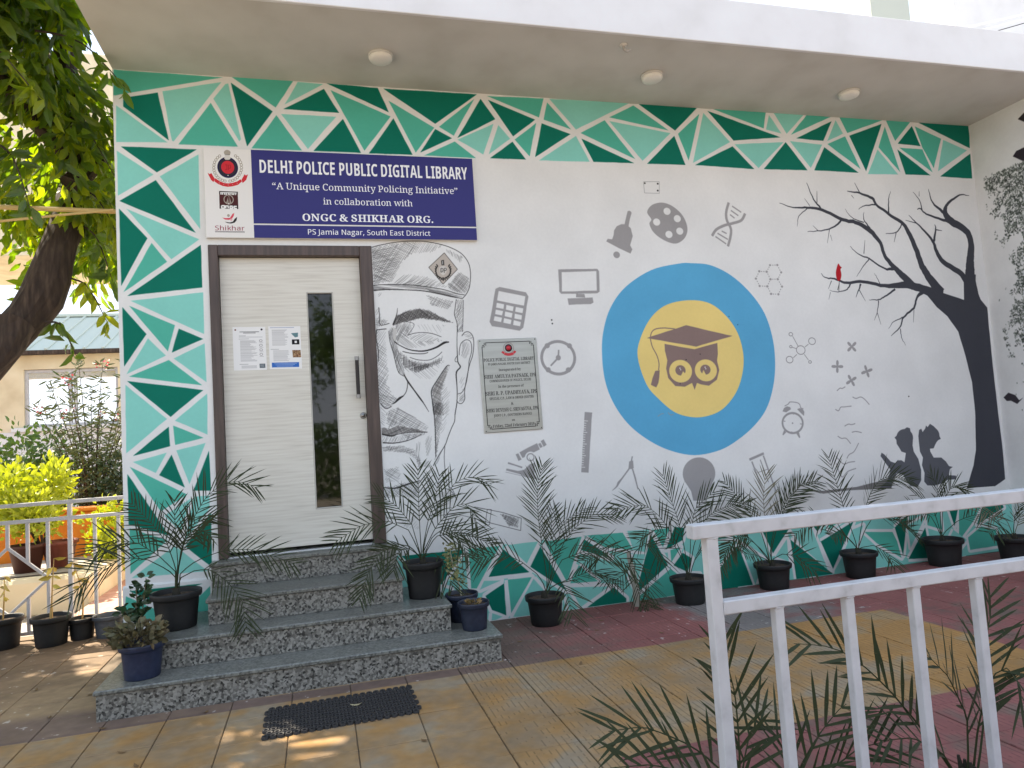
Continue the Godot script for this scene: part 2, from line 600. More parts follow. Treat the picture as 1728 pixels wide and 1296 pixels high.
func paint_mural():
	new_picture(2048, 1112, WALL_W * 1000.0, WALL_H * 1000.0, WHITE)
	fl(M,[8,3974,700,3970,17,3795,4,3794],0)
	fl(D,[63,3780,277,3832,338,3496,60,3720],0)
	fl(L,[18,3724,331,3480,12,3469],0)
	fl(L,[308,3842,689,3936,369,3489,357,3494],0)
	fl(M,[615,3780,782,3471,397,3471],0)
	fl(L,[713,3922,733,3928,804,3527,793,3510,633,3810],0)
	fl(D,[750,3935,1024,3743,842,3476],0)
	fl(M,[755,3980,1173,3977,1046,3772],0)
	fl(L,[1204,3973,1383,3969,1108,3798],0)
	fl(D,[1387,3933,1486,3759,1097,3764],0)
	fl(D,[1405,3978,1776,3966,1848,3785],0)
	fl(L,[1080,3727,1463,3729,1256,3476],0)
	fl(M,[1049,3716,1214,3463,872,3464],0)
	fl(D,[1511,3715,1628,3465,1292,3463],0)
	fl(M,[1434,3927,1860,3753,1654,3481],0)
	fl(D,[41,3439,514,3440,257,3267],0)
	fl(L,[16,3409,236,3251,15,3098],0)
	fl(L,[523,3405,275,3241,518,2878],0)
	fl(D,[249,3214,489,2851,23,3062],0)
	fl(D,[20,3010,187,2810,20,2485],0)
	fl(L,[63,3011,511,2805,331,2667],0)
	fl(M,[212,2778,303,2649,34,2443],0)
	fl(D,[519,2767,519,2471,55,2418],0)
	fl(L,[73,2384,523,2438,520,2150],0)
	fl(M,[63,2352,339,2214,292,2039],0)
	fl(D,[23,2342,164,2159,25,1948],0)
	fl(D,[363,2192,513,2118,315,2030],0)
	fl(L,[173,2130,278,2010,37,1895],0)
	fl(L,[522,2086,524,1822,326,1990],0)
	fl(M,[297,1980,496,1802,51,1879],0)
	fl(D,[41,1850,502,1770,296,1600],0)
	fl(L,[29,1826,273,1588,25,1376],0)
	fl(L,[527,1744,520,1468,321,1574],0)
	fl(D,[282,1536,288,1405,62,1356],0)
	fl(M,[310,1541,495,1449,319,1413],0)
	fl(L,[265,1365,197,1237,61,1317],0)
	fl(L,[507,1413,398,1146,325,1376],0)
	fl(D,[295,1350,369,1128,216,1221],0)
	fl(D,[525,1359,530,1094,421,1103],0)
	fl(M,[44,1287,382,1080,221,984],0)
	fl(D,[28,1243,264,823,28,917],0)
	fl(L,[240,953,405,1052,336,841],0)
	fl(L,[420,1061,517,1063,519,979,363,787],0)
	fl(D,[525,948,519,590,362,741],0)
	fl(M,[32,891,254,793,30,599],0)
	fl(L,[296,753,492,567,38,573],0)
	fl(D,[36,496,465,493,164,423],0)
	fl(M,[17,466,190,359,409,383,508,473,505,248,9,312],0)
	fl(D,[1880,3740,2007,3466,1686,3462],0)
	fl(M,[1850,3874,2183,3685,2032,3484],0)
	fl(D,[1817,3965,2531,3969,2192,3715],0)
	fl(M,[2507,3931,2329,3628,2219,3694],0)
	fl(D,[2190,3675,2314,3609,2067,3486],0)
	fl(D,[2558,3934,2666,3778,2357,3612],0)
	fl(L,[2649,3740,2552,3492,2356,3600],0)
	fl(M,[2334,3584,2492,3460,2093,3465],0)
	fl(L,[2686,3734,2775,3628,2596,3494],0)
	fl(D,[2617,3931,2991,3793,2799,3648],0)
	fl(D,[2793,3604,2892,3465,2602,3465],0)
	fl(M,[2997,3767,2924,3493,2812,3622],0)
	fl(M,[2611,3960,3073,3971,3023,3813],0)
	fl(M,[3101,3939,3288,3729,3060,3797],0)
	fl(L,[3119,3971,3816,3981,3328,3731],0)
	fl(D,[3043,3766,3278,3691,2969,3488],0)
	fl(L,[3324,3678,3426,3469,2998,3464],0)
	fl(D,[3370,3657,3815,3474,3458,3470],0)
	fl(M,[3365,3703,3582,3822,3826,3509],0)
	fl(M,[3625,3848,3848,3963,4150,3767],0)
	fl(L,[3623,3817,4165,3744,3891,3496],0)
	fl(D,[3883,3986,4441,3984,4211,3768],0)
	fl(D,[3931,3474,4198,3723,4281,3477],0)
	fl(M,[4450,3926,4314,3514,4234,3743],0)
	fl(L,[4490,3938,4722,3695,4351,3497],0)
	fl(D,[4532,3958,5228,3762,4758,3709],0)
	fl(M,[4545,3990,5106,3997,5068,3832],0)
	fl(L,[5133,3957,5242,3795,5088,3824],0)
	fl(L,[5169,3997,5498,3988,5295,3797],0)
	fl(M,[5530,3990,5792,3986,5337,3790],0)
	fl(D,[5776,3937,5666,3750,5387,3761],0)
	fl(L,[4765,3678,5255,3720,4979,3476],0)
	fl(D,[4743,3659,4937,3466,4369,3480],0)
	fl(D,[5276,3721,5473,3476,5030,3469],0)
	fl(L,[5320,3733,5651,3715,5508,3497],0)
	fl(L,[5821,3949,5885,3828,5710,3752],0)
	fl(M,[5859,3990,6335,3978,5931,3836],0)
	fl(D,[6319,3942,6092,3490,5950,3812],0)
	fl(M,[5904,3804,6037,3507,5707,3723],0)
	fl(D,[5671,3693,6011,3473,5542,3479],0)
	fl(M,[6350,3920,6471,3494,6256,3720],0)
	fl(L,[6243,3700,6445,3473,6111,3465],0)
	fl(M,[6370,3980,6652,3987,6450,3788],0)
	fl(D,[6658,3941,6733,3752,6475,3765],0)
	fl(M,[6489,3726,6749,3722,6840,3507],0)
	fl(D,[6464,3710,6812,3476,6527,3476],0)
	fl(M,[6693,3939,6981,3834,6858,3548,6751,3742],0)
	fl(L,[7004,3825,7275,3736,6902,3520],0)
	fl(D,[6689,3995,7334,3978,7311,3758],0)
	fl(D,[7309,3707,7299,3463,6920,3470],0)
	fl(L,[1715,-30,7324,-30,7324,534,1715,534],0)
	ln(WHITE,[1767,529,2222,527,2041,297,1866,421,1767,529],50.6,0)
	ln(WHITE,[1739,504,1811,462,1806,290,1764,312,1739,504],50.6,0)
	ln(WHITE,[2251,528,2486,526,2296,240,2255,245,2251,528],50.6,0)
	ln(WHITE,[2044,279,2106,254,2108,149,2062,120,2044,279],50.6,0)
	ln(WHITE,[2513,499,2699,310,2388,311,2513,499],50.6,0)
	ln(WHITE,[2543,527,2782,528,2684,375,2543,527],50.6,0)
	ln(WHITE,[2798,490,2983,141,2711,349,2798,490],50.6,0)
	ln(WHITE,[2354,287,2479,277,2318,229,2354,287],50.6,0)
	ln(WHITE,[2501,252,2504,22,2400,73,2357,180,2501,252],50.6,0)
	ln(WHITE,[2532,275,2716,272,2542,33,2532,275],50.6,0)
	ln(WHITE,[2729,261,2800,172,2700,-14,2555,5,2729,261],50.6,0)
	ln(WHITE,[2399,51,2476,15,2390,-10,2399,51],50.6,0)
	ln(WHITE,[2835,522,3131,529,2988,204,2835,522],50.6,0)
	ln(WHITE,[2950,99,2970,-31,2931,-26,2950,99],50.6,0)
	ln(WHITE,[3152,505,3300,395,3358,343,3117,429,3152,505],50.6,0)
	ln(WHITE,[3174,533,3469,527,3546,384,3303,433,3174,533],50.6,0)
	ln(WHITE,[3508,534,3695,528,3646,358,3546,384,3508,534],50.6,0)
	ln(WHITE,[3708,480,3830,239,3535,48,3708,480],50.6,0)
	ln(WHITE,[3729,521,3869,523,3799,381,3729,521],50.6,0)
	ln(WHITE,[3913,526,4000,510,3974,418,3823,359,3913,526],50.6,0)
	ln(WHITE,[3862,351,3951,365,3862,257,3862,351],50.6,0)
	ln(WHITE,[3965,321,4040,270,3995,165,3878,232,3965,321],50.6,0)
	ln(WHITE,[3849,208,3906,159,4099,137,4082,-41,3580,-18,3558,26,3849,208],50.6,0)
	ln(WHITE,[3093,319,3237,182,3011,194,3093,319],50.6,0)
	ln(WHITE,[3008,164,3324,134,3085,9,3008,164],50.6,0)
	ln(WHITE,[3091,-21,3365,122,3457,27,3453,-18,3091,-21],50.6,0)
	ln(WHITE,[3544,354,3645,343,3539,94,3503,174,3544,354],50.6,0)
	ln(WHITE,[4244,440,4398,392,4248,391,4244,440],50.6,0)
	ln(WHITE,[4247,383,4460,353,4244,156,4247,383],50.6,0)
	ln(WHITE,[4463,332,4571,-4,4238,-9,4246,127,4463,332],50.6,0)
	ln(WHITE,[4487,334,4701,187,4608,33,4590,-6,4487,334],50.6,0)
	ln(WHITE,[4689,438,4961,420,4779,229,4736,333,4689,438],50.6,0)
	ln(WHITE,[4800,201,4922,331,4922,147,4800,201],50.6,0)
	ln(WHITE,[4956,323,5337,-1,4980,-2,4956,323],50.6,0)
	ln(WHITE,[4970,410,5162,426,5290,39,5062,249,4970,410],50.6,0)
	ln(WHITE,[5168,438,5311,442,5225,360,5168,438],50.6,0)
	ln(WHITE,[5336,435,5469,431,5338,366,5336,435],50.6,0)
	ln(WHITE,[5246,277,5592,411,5342,41,5246,277],50.6,0)
	ln(WHITE,[4488,540,4717,527,4690,454,4519,462,4488,540],50.6,0)
	ln(WHITE,[5357,28,5442,130,5488,-10,5347,-8,5357,28],50.6,0)
	ln(WHITE,[5569,343,5687,370,5597,189,5469,165,5569,343],50.6,0)
	ln(WHITE,[5692,312,5981,284,6018,203,6047,56,5807,206,5692,312],50.6,0)
	ln(WHITE,[6009,320,6153,413,6067,73,6009,320],50.6,0)
	ln(WHITE,[6142,326,6343,385,6153,131,6142,326],50.6,0)
	ln(WHITE,[6117,39,6331,289,6357,23,6117,39],50.6,0)
	ln(WHITE,[6362,433,6508,419,6510,252,6357,306,6362,433],50.6,0)
	ln(WHITE,[6608,420,6717,435,6650,268,6608,420],50.6,0)
	ln(WHITE,[6722,430,6962,409,6869,297,6682,136,6722,430],50.6,0)
	ln(WHITE,[6989,416,7200,438,7232,384,6902,258,6989,416],50.6,0)
	ln(WHITE,[6950,239,7112,193,7118,51,6795,45,6785,155,6950,239],50.6,0)
	ln(WHITE,[6633,240,6770,137,6671,58,6511,75,6633,240],50.6,0)
	fl(D,[1767,529,2222,527,2041,297,1866,421],0)
	fl(L,[1739,504,1811,462,1806,290,1764,312],0)
	fl(M,[2251,528,2486,526,2296,240,2255,245],0)
	fl(L,[2044,279,2106,254,2108,149,2062,120],0)
	fl(D,[2513,499,2699,310,2388,311],0)
	fl(L,[2543,527,2782,528,2684,375],0)
	fl(D,[2798,490,2983,141,2711,349],0)
	fl(L,[2354,287,2479,277,2318,229],0)
	fl(D,[2501,252,2504,22,2400,73,2357,180],0)
	fl(M,[2532,275,2716,272,2542,33],0)
	fl(L,[2729,261,2800,172,2700,-14,2555,5],0)
	fl(L,[2399,51,2476,15,2390,-10],0)
	fl(M,[2835,522,3131,529,2988,204],0)
	fl(L,[2950,99,2970,-31,2931,-26],0)
	fl(D,[3152,505,3300,395,3358,343,3117,429],0)
	fl(M,[3174,533,3469,527,3546,384,3303,433],0)
	fl(L,[3508,534,3695,528,3646,358,3546,384],0)
	fl(D,[3708,480,3830,239,3535,48],0)
	fl(M,[3729,521,3869,523,3799,381],0)
	fl(D,[3913,526,4000,510,3974,418,3823,359],0)
	fl(M,[3862,351,3951,365,3862,257],0)
	fl(D,[3965,321,4040,270,3995,165,3878,232],0)
	fl(M,[3849,208,3906,159,4099,137,4082,-41,3580,-18,3558,26],0)
	fl(M,[3093,319,3237,182,3011,194],0)
	fl(L,[3008,164,3324,134,3085,9],0)
	fl(D,[3091,-21,3365,122,3457,27,3453,-18],0)
	fl(L,[3544,354,3645,343,3539,94,3503,174],0)
	fl(D,[4244,440,4398,392,4248,391],0)
	fl(L,[4247,383,4460,353,4244,156],0)
	fl(D,[4463,332,4571,-4,4238,-9,4246,127],0)
	fl(L,[4487,334,4701,187,4608,33,4590,-6],0)
	fl(D,[4689,438,4961,420,4779,229,4736,333],0)
	fl(L,[4800,201,4922,331,4922,147],0)
	fl(D,[4956,323,5337,-1,4980,-2],0)
	fl(L,[4970,410,5162,426,5290,39,5062,249],0)
	fl(D,[5168,438,5311,442,5225,360],0)
	fl(M,[5336,435,5469,431,5338,366],0)
	fl(D,[5246,277,5592,411,5342,41],0)
	fl(M,[4488,540,4717,527,4690,454,4519,462],0)
	fl(L,[5357,28,5442,130,5488,-10,5347,-8],0)
	fl(L,[5569,343,5687,370,5597,189,5469,165],0)
	fl(M,[5692,312,5981,284,6018,203,6047,56,5807,206],0)
	fl(D,[6009,320,6153,413,6067,73],0)
	fl(L,[6142,326,6343,385,6153,131],0)
	fl(D,[6117,39,6331,289,6357,23],0)
	fl(M,[6362,433,6508,419,6510,252,6357,306],0)
	fl(D,[6608,420,6717,435,6650,268],0)
	fl(M,[6722,430,6962,409,6869,297,6682,136],0)
	fl(D,[6989,416,7200,438,7232,384,6902,258],0)
	fl(M,[6950,239,7112,193,7118,51,6795,45,6785,155],0)
	fl(L,[6633,240,6770,137,6671,58,6511,75],0)
	tp(GREY,[3740,3066,37.1,3718,3005,33.8,3700,2943,37.1])
	fl(GREY,[3616,2945,3658,2964,3702,2962,3737,2932,3751,2868,3722,2791,3738,2758,3719,2723,3618,2768,3518,2820,3531,2843,3568,2838,3583,2873,3591,2911],0)
	ci(GREY,3597,2712,29.0,27.0,0.0)
	fl(GREY,[3895,3067,3942,3127,4035,3150,4129,3122,4215,3044,4249,2939,4214,2854,4128,2808,4023,2837,3938,2900,3907,2969,3927,3008],1)
	ci(WHITE,4075,3078,32.0,30.0,0.0)
	ci(WHITE,3973,2986,32.0,30.0,0.0)
	ci(WHITE,4075,2884,32.0,30.0,0.0)
	ci(WHITE,4163,3018,32.0,30.0,0.0)
	ci(WHITE,4176,2913,32.0,30.0,0.0)
	ln(GREY,[4658,3166,4626,3084,4625,3013,4656,2942,4645,2870,4613,2789],23.0,1)
	ln(GREY,[4806,3074,4764,3015,4677,2987,4595,2967,4517,2931,4472,2877],23.0,1)
	ln(GREY,[4687,3136,4770,3084],12.0,0)
	ln(GREY,[4672,3098,4739,3054],12.0,0)
	ln(GREY,[4660,3062,4701,3032],12.0,0)
	ln(GREY,[4503,2872,4599,2809],12.0,0)
	ln(GREY,[4525,2900,4619,2848],12.0,0)
	ln(GREY,[4567,2919,4612,2898],12.0,0)
	ln(GREY,[5026,2629,5037,2629],7.4,0)
	ln(GREY,[5047,2630,5059,2630],7.4,0)
	ln(GREY,[5085,2611,5090,2600],7.4,0)
	ln(GREY,[5094,2591,5099,2581],7.4,0)
	ln(GREY,[5095,2548,5088,2539],7.4,0)
	ln(GREY,[5083,2530,5077,2521],7.4,0)
	ln(GREY,[5046,2507,5034,2507],7.4,0)
	ln(GREY,[5024,2507,5013,2507],7.4,0)
	ln(GREY,[4986,2526,4982,2537],7.4,0)
	ln(GREY,[4977,2546,4973,2556],7.4,0)
	ln(GREY,[4977,2589,4983,2598],7.4,0)
	ln(GREY,[4989,2606,4995,2616],7.4,0)
	ln(GREY,[4944,2573,4932,2574],7.4,0)
	ln(GREY,[4922,2574,4910,2575],7.4,0)
	ln(GREY,[4881,2557,4875,2547],7.4,0)
	ln(GREY,[4869,2538,4863,2528],7.4,0)
	ln(GREY,[4863,2494,4867,2484],7.4,0)
	ln(GREY,[4872,2475,4876,2465],7.4,0)
	ln(GREY,[4906,2449,4918,2448],7.4,0)
	ln(GREY,[4928,2448,4940,2447],7.4,0)
	ln(GREY,[4969,2464,4975,2474],7.4,0)
	ln(GREY,[4981,2483,4987,2492],7.4,0)
	ln(GREY,[5078,2488,5083,2477],7.4,0)
	ln(GREY,[5088,2469,5093,2458],7.4,0)
	ln(GREY,[5089,2423,5082,2413],7.4,0)
	ln(GREY,[5076,2403,5070,2393],7.4,0)
	ln(GREY,[5038,2378,5027,2379],7.4,0)
	ln(GREY,[5017,2379,5005,2380],7.4,0)
	ln(GREY,[4979,2401,4975,2411],7.4,0)
	ln(GREY,[4970,2420,4966,2431],7.4,0)
	ci(GREY,5004,2629,11.0,9.0,0.0)
	ci(GREY,5076,2630,11.0,10.0,0.0)
	ci(GREY,5107,2566,11.0,10.0,0.0)
	ci(GREY,5067,2507,12.0,10.0,0.0)
	ci(GREY,4995,2507,12.0,10.0,0.0)
	ci(GREY,4965,2572,12.0,10.0,0.0)
	ci(GREY,4893,2576,11.0,10.0,0.0)
	ci(GREY,4854,2513,11.0,10.0,0.0)
	ci(GREY,4884,2450,11.0,10.0,0.0)
	ci(GREY,4958,2446,12.0,10.0,0.0)
	ci(GREY,5102,2443,11.0,10.0,0.0)
	ci(GREY,5060,2377,11.0,10.0,0.0)
	ci(GREY,4988,2381,12.0,10.0,0.0)
	ci(DGREY,5229,1893,46.0,40.0,5.7)
	ci(DGREY,5145,2031,21.0,18.0,5.7)
	ci(DGREY,5350,1966,37.0,32.0,5.7)
	ci(DGREY,5134,1925,15.0,13.0,5.7)
	ci(DGREY,5110,1815,36.0,31.0,5.7)
	ci(DGREY,5310,1788,17.0,14.0,5.7)
	ln(DGREY,[5161,2014,5207,1926],5.1,0)
	ln(DGREY,[5273,1918,5311,1941],5.1,0)
	ln(DGREY,[5148,1919,5186,1907],5.1,0)
	ln(DGREY,[5148,1830,5187,1857],5.1,0)
	ln(DGREY,[5260,1855,5296,1805],5.1,0)
	ci(GREY,5082,1279,108.0,93.0,17.8)
	fl(GREY,[4995,1381,5010,1408,5042,1423,5071,1413,5079,1395,5029,1372],0)
	fl(GREY,[5139,1392,5164,1400,5197,1389,5206,1367,5198,1331,5170,1358],0)
	ln(GREY,[5019,1425,5059,1442,5075,1457,5142,1448,5168,1430,5175,1403,5200,1393],7.4,1)
	fl(GREY,[4991,1226,5011,1206,4978,1182,4972,1189],0)
	fl(GREY,[5107,1193,5134,1202,5144,1155,5132,1150],0)
	ln(GREY,[5097,1362,5097,1349],7.4,0)
	ln(GREY,[4997,1301,5013,1297],7.4,0)
	ln(GREY,[5153,1268,5171,1265],7.4,0)
	ln(GREY,[5065,1209,5065,1196],7.4,0)
	ci(GREY,5081,1278,8.0,7.0,0.0)
	tp(GREY,[5751,1906,11.2,5771,1885,26.6,5785,1871,19.6])
	tp(GREY,[5751,1906,11.2,5726,1887,26.6,5709,1873,19.6])
	tp(GREY,[5751,1906,11.2,5731,1927,26.6,5717,1942,19.6])
	tp(GREY,[5751,1906,11.2,5776,1925,26.6,5794,1939,19.6])
	tp(GREY,[5582,1738,11.2,5578,1711,26.6,5576,1691,19.6])
	tp(GREY,[5582,1738,11.2,5551,1740,26.6,5529,1741,19.6])
	tp(GREY,[5582,1738,11.2,5586,1766,26.6,5588,1786,19.6])
	tp(GREY,[5582,1738,11.2,5613,1737,26.6,5635,1736,19.6])
	tp(GREY,[5882,1685,11.2,5890,1658,26.6,5895,1639,19.6])
	tp(GREY,[5882,1685,11.2,5851,1677,26.6,5829,1671,19.6])
	tp(GREY,[5882,1685,11.2,5875,1712,26.6,5870,1732,19.6])
	tp(GREY,[5882,1685,11.2,5914,1693,26.6,5936,1699,19.6])
	tp(GREY,[5711,1612,11.2,5725,1587,26.6,5734,1569,19.6])
	tp(GREY,[5711,1612,11.2,5682,1598,26.6,5662,1589,19.6])
	tp(GREY,[5711,1612,11.2,5698,1636,26.6,5689,1654,19.6])
	tp(GREY,[5711,1612,11.2,5740,1625,26.6,5761,1634,19.6])
	ln(GREY,[5553,1529,5587,1550,5610,1547,5643,1561],7.8,1)
	ln(GREY,[5707,1469,5742,1454,5791,1464,5829,1443,5874,1393],7.8,1)
	ln(GREY,[5519,1372,5549,1357,5576,1386,5615,1387,5687,1390],7.8,1)
	ln(GREY,[5596,1222,5637,1237,5668,1231,5708,1238],7.8,1)
	ln(GREY,[5663,1165,5700,1170,5731,1165,5765,1155],7.8,1)
	ln(GREY,[5516,1142,5552,1120,5599,1117,5641,1068],7.8,1)
	ln(GREY,[5723,1069,5667,1000,5614,977,5587,946],7.8,1)
	ln(GREY,[5478,974,5543,904,5606,912,5667,914],7.8,1)
	ln(GREY,[5474,915,5517,795,5582,835,5671,855],7.8,1)
	fl(DGREY,[5226,693,5660,698,5886,726,6087,770,6027,682,6015,656,5594,675,5315,670],0)
	fl(KID,[6103,1091,6139,1116,6167,1141,6219,1158,6246,1174,6278,1164,6281,1127,6300,1078,6288,1011,6293,957,6333,886,6351,790,6339,697,6294,646,6221,659,6178,710,6152,765,6088,783,6031,721,6016,663,5878,661,5983,725,6027,815,5985,871,5937,941,5949,970,5979,952,6036,888,6083,871,6110,892,6151,889,6182,870,6205,949,6161,966,6141,1001,6120,1036,6120,1070],0)
	ci(KID,6213,1087,89.0,73.0,0.0)
	fl(KID,[6375,1142,6402,1151,6414,1119,6444,1151,6456,1178,6471,1161,6500,1189,6539,1166,6577,1129,6588,1081,6604,1048,6565,1037,6535,1002,6513,969,6471,969,6473,944,6502,888,6587,882,6633,844,6662,801,6703,791,6666,773,6650,720,6727,710,6723,680,6628,680,6574,658,6486,642,6403,651,6371,687,6384,761,6365,830,6385,896,6359,952,6359,1020,6360,1088],0)
	ci(KID,6498,1086,95.0,76.0,0.0)
	tp(TREE,[6778,2330,114.0,6576,2409,76.0,6407,2449,66.5,6166,2441,30.4,5947,2480,26.6,5770,2472,22.8,5643,2506,15.2,5548,2519,7.6,5509,2556,3.8])
	tp(TREE,[6486,2429,76.0,6383,2525,66.5,6300,2602,47.5,6201,2716,34.2,6169,2830,34.2,6070,2943,45.6,5923,3017,34.2,5792,3037,30.4,5584,3123,26.6,5436,3139,19.0,5287,3139,9.5,5155,3173,3.8])
	tp(TREE,[5584,3123,19.0,5508,3215,11.4,5450,3363,3.8])
	tp(TREE,[5538,3188,7.6,5549,3291,2.9])
	tp(TREE,[5459,3158,5.7,5413,3222,1.9])
	tp(TREE,[5435,3135,7.6,5342,3062,5.7,5311,2970,1.9])
	tp(TREE,[5770,3033,19.0,5698,2975,13.3,5585,2940,9.5,5412,2925,3.8])
	tp(TREE,[5520,2936,5.7,5472,2981,1.9])
	tp(TREE,[5640,2947,5.7,5604,2825,1.9])
	tp(TREE,[5645,2900,3.8,5656,2844,1.9])
	tp(TREE,[6073,2962,15.2,6016,3047,7.6,6024,3114,1.9])
	tp(TREE,[6012,3018,9.5,5884,3063,5.7,5826,3138,1.9])
	tp(TREE,[6300,2602,38.0,6186,2598,15.2,6028,2687,13.3,5911,2733,7.6,5841,2799,3.8])
	tp(TREE,[6028,2687,9.5,5940,2602,5.7,5875,2527,1.9])
	tp(TREE,[5978,2734,7.6,6004,2857,1.9])
	tp(TREE,[6783,2369,114.0,6662,2524,76.0,6595,2640,60.8,6563,2756,53.2,6501,2910,45.6,6444,3006,34.2,6294,3100,26.6,6168,3184,22.8,6129,3241,26.6,5999,3285,17.1,5868,3300,5.7])
	tp(TREE,[6000,3289,9.5,5955,3379,2.9])
	tp(TREE,[5908,3263,5.7,5931,3236,2.9])
	tp(TREE,[6168,3184,15.2,6031,3171,7.6,5970,3136,3.8])
	tp(TREE,[6295,3110,15.2,6307,3236,7.6,6339,3314,1.9])
	tp(TREE,[6421,3006,11.4,6366,2938,9.5,6237,2917,3.8])
	tp(TREE,[6353,2928,7.6,6319,2841,2.9])
	tp(TREE,[7139,2326,171.0,7143,2522,114.0,7165,2680,85.5,7199,2839,66.5,7154,2958,66.5,6995,3045,76.0,6933,3123,57.0,6955,3193,26.6,7009,3234,22.8,7128,3301,13.3,7239,3296,3.8])
	tp(TREE,[6921,3123,34.2,6802,3219,15.2,6771,3346,3.8])
	tp(TREE,[6994,3035,38.0,6877,3063,22.8,6716,3109,15.2,6651,3156,11.4,6615,3150,3.8])
	tp(TREE,[6673,3147,11.4,6650,3245,7.6,6588,3312,2.9])
	tp(TREE,[6654,3274,5.7,6661,3323,1.9])
	tp(TREE,[7126,2404,95.0,7048,2542,57.0,6846,2660,47.5,6788,2757,38.0,6753,2855,26.6,6671,2951,19.0,6587,3028,11.4,6514,3095,3.8])
	tp(TREE,[6765,2855,26.6,6802,2953,15.2,6798,3012,3.8])
	tp(TREE,[6803,2963,11.4,6874,2954,3.8])
	tp(TREE,[6597,3019,9.5,6472,3046,3.8])
	tp(TREE,[6597,2390,47.5,6508,2333,19.0,6461,2238,19.0,6335,2155,15.2,6290,2071,11.4,6203,2007,5.7,6178,1989,1.9])
	tp(TREE,[6335,2155,9.5,6228,2120,5.7,6159,2055,1.9])
	tp(TREE,[6288,2052,7.6,6290,1977,5.7,6326,1901,1.9])
	tp(TREE,[6459,2219,5.7,6439,2106,1.9])
	tp(TREE,[6276,2412,19.0,6179,2356,13.3,6084,2319,9.5,5983,2317,2.9])
	tp(TREE,[6083,2310,9.5,6059,2207,5.7,6016,2133,1.9])
	tp(TREE,[6058,2198,5.7,6083,2094,1.9])
	tp(TREE,[5912,2461,19.0,5883,2406,9.5,5847,2341,2.9])
	tp(TREE,[5890,2406,7.6,5944,2306,1.9])
	tp(TREE,[5802,2462,15.2,5763,2416,9.5,5662,2389,5.7,5578,2408,1.9])
	tp(TREE,[5609,2491,7.6,5568,2418,1.9])
	tp(TREE,[5587,2390,3.8,5562,2326,1.9])
	tp(TREE,[6123,2451,7.6,6087,2526,3.8,6068,2555,1.9])
	fl(TREE,[6576,2405,6694,2408,6785,2378,7039,2304,7067,2542,7212,2542,7190,2424,7235,2305,7302,2225,7296,2044,7289,1613,7289,1242,7294,902,7282,636,7157,583,6831,589,6938,787,6984,923,7024,1270,7026,1538,6982,1795,6932,2010,6828,2154,6718,2241],0)
	fl(RED,[5698,2643,5713,2621,5729,2608,5714,2593,5718,2546,5703,2500,5685,2487,5665,2509,5663,2565,5683,2621],1)
	ln(BLACK,[5690,2494,5674,2398],4.6,0)
	ln(BLACK,[5686,2463,5662,2408],4.6,0)
	ci(GREY,3044,1902,146.0,138.0,23.0)
	ci(GREY,2961,1998,21.0,20.0,0.0)
	ci(GREY,3142,1992,21.0,20.0,0.0)
	ci(GREY,2955,1812,21.0,20.0,0.0)
	ci(GREY,3120,1805,22.0,20.0,0.0)
	ln(GREY,[3044,1902,3052,1963],12.9,0)
	ln(GREY,[3044,1902,2978,1842],13.8,0)
	ci(GREY,3044,1902,21.0,21.0,0.0)
	fl(GREY,[3229,1474,3289,1466,3224,1006,3164,1014],0)
	ln(WHITE,[3217,1406,3250,1402],5.1,0)
	ln(WHITE,[3214,1388,3234,1385],5.1,0)
	ln(WHITE,[3212,1370,3231,1368],5.1,0)
	ln(WHITE,[3209,1353,3229,1350],5.1,0)
	ln(WHITE,[3206,1335,3226,1332],5.1,0)
	ln(WHITE,[3204,1317,3237,1314],5.1,0)
	ln(WHITE,[3201,1299,3221,1297],5.1,0)
	ln(WHITE,[3199,1282,3218,1279],5.1,0)
	ln(WHITE,[3196,1264,3216,1261],5.1,0)
	ln(WHITE,[3194,1247,3213,1244],5.1,0)
	ln(WHITE,[3191,1229,3225,1225],5.1,0)
	ln(WHITE,[3189,1211,3208,1209],5.1,0)
	ln(WHITE,[3186,1194,3206,1191],5.1,0)
	ln(WHITE,[3184,1176,3203,1173],5.1,0)
	ln(WHITE,[3181,1159,3201,1156],5.1,0)
	ln(WHITE,[3179,1141,3212,1137],5.1,0)
	ln(WHITE,[3176,1123,3196,1121],5.1,0)
	ln(WHITE,[3174,1106,3193,1103],5.1,0)
	ln(WHITE,[3171,1088,3191,1085],5.1,0)
	ln(WHITE,[3169,1071,3188,1068],5.1,0)
	ln(WHITE,[3166,1053,3199,1049],5.1,0)
	fl(GREY,[2857,1272,2880,1285,2902,1241,2876,1226],0)
	fl(GREY,[2834,1253,2853,1261,2870,1229,2849,1221],0)
	fl(GREY,[2684,1200,2827,1260,2845,1210,2706,1154],0)
	fl(GREY,[2654,1185,2674,1194,2696,1144,2673,1136],0)
	fl(GREY,[2757,1105,2802,1114,2788,1026,2815,986,2722,1010,2653,1061,2711,1067],0)
	fl(GREY,[2593,1133,2701,1091,2695,1080,2588,1121],0)
	fl(GREY,[2576,1086,2738,1041,2730,1019,2571,1073],0)
	ci(WHITE,2768,1157,44.0,42.0,0.0)
	ci(GREY,2768,1157,32.0,31.0,9.2)
	ln(GREY,[2567,1061,2815,986],3.7,0)
	ln(GREY,[3599,1105,3584,1058],11.0,0)
	fl(GREY,[3568,1067,3601,1071,3604,1013,3583,1005,3558,1010],0)
	tp(GREY,[3565,1012,11.8,3499,942,11.8,3466,909,18.6,3448,882,11.8,3407,853,3.4])
	tp(GREY,[3591,1010,11.8,3609,934,13.5,3625,846,8.4])
	ci(GREY,4168,927,146.0,129.0,0.0)
	fl(GREY,[4041,863,4282,843,4242,780,4214,706,4098,716,4084,793],0)
	ln(GREY,[4121,695,4241,694],13.8,0)
	ln(GREY,[4126,663,4235,665],13.8,0)
	ln(GREY,[4129,634,4224,637],13.8,0)
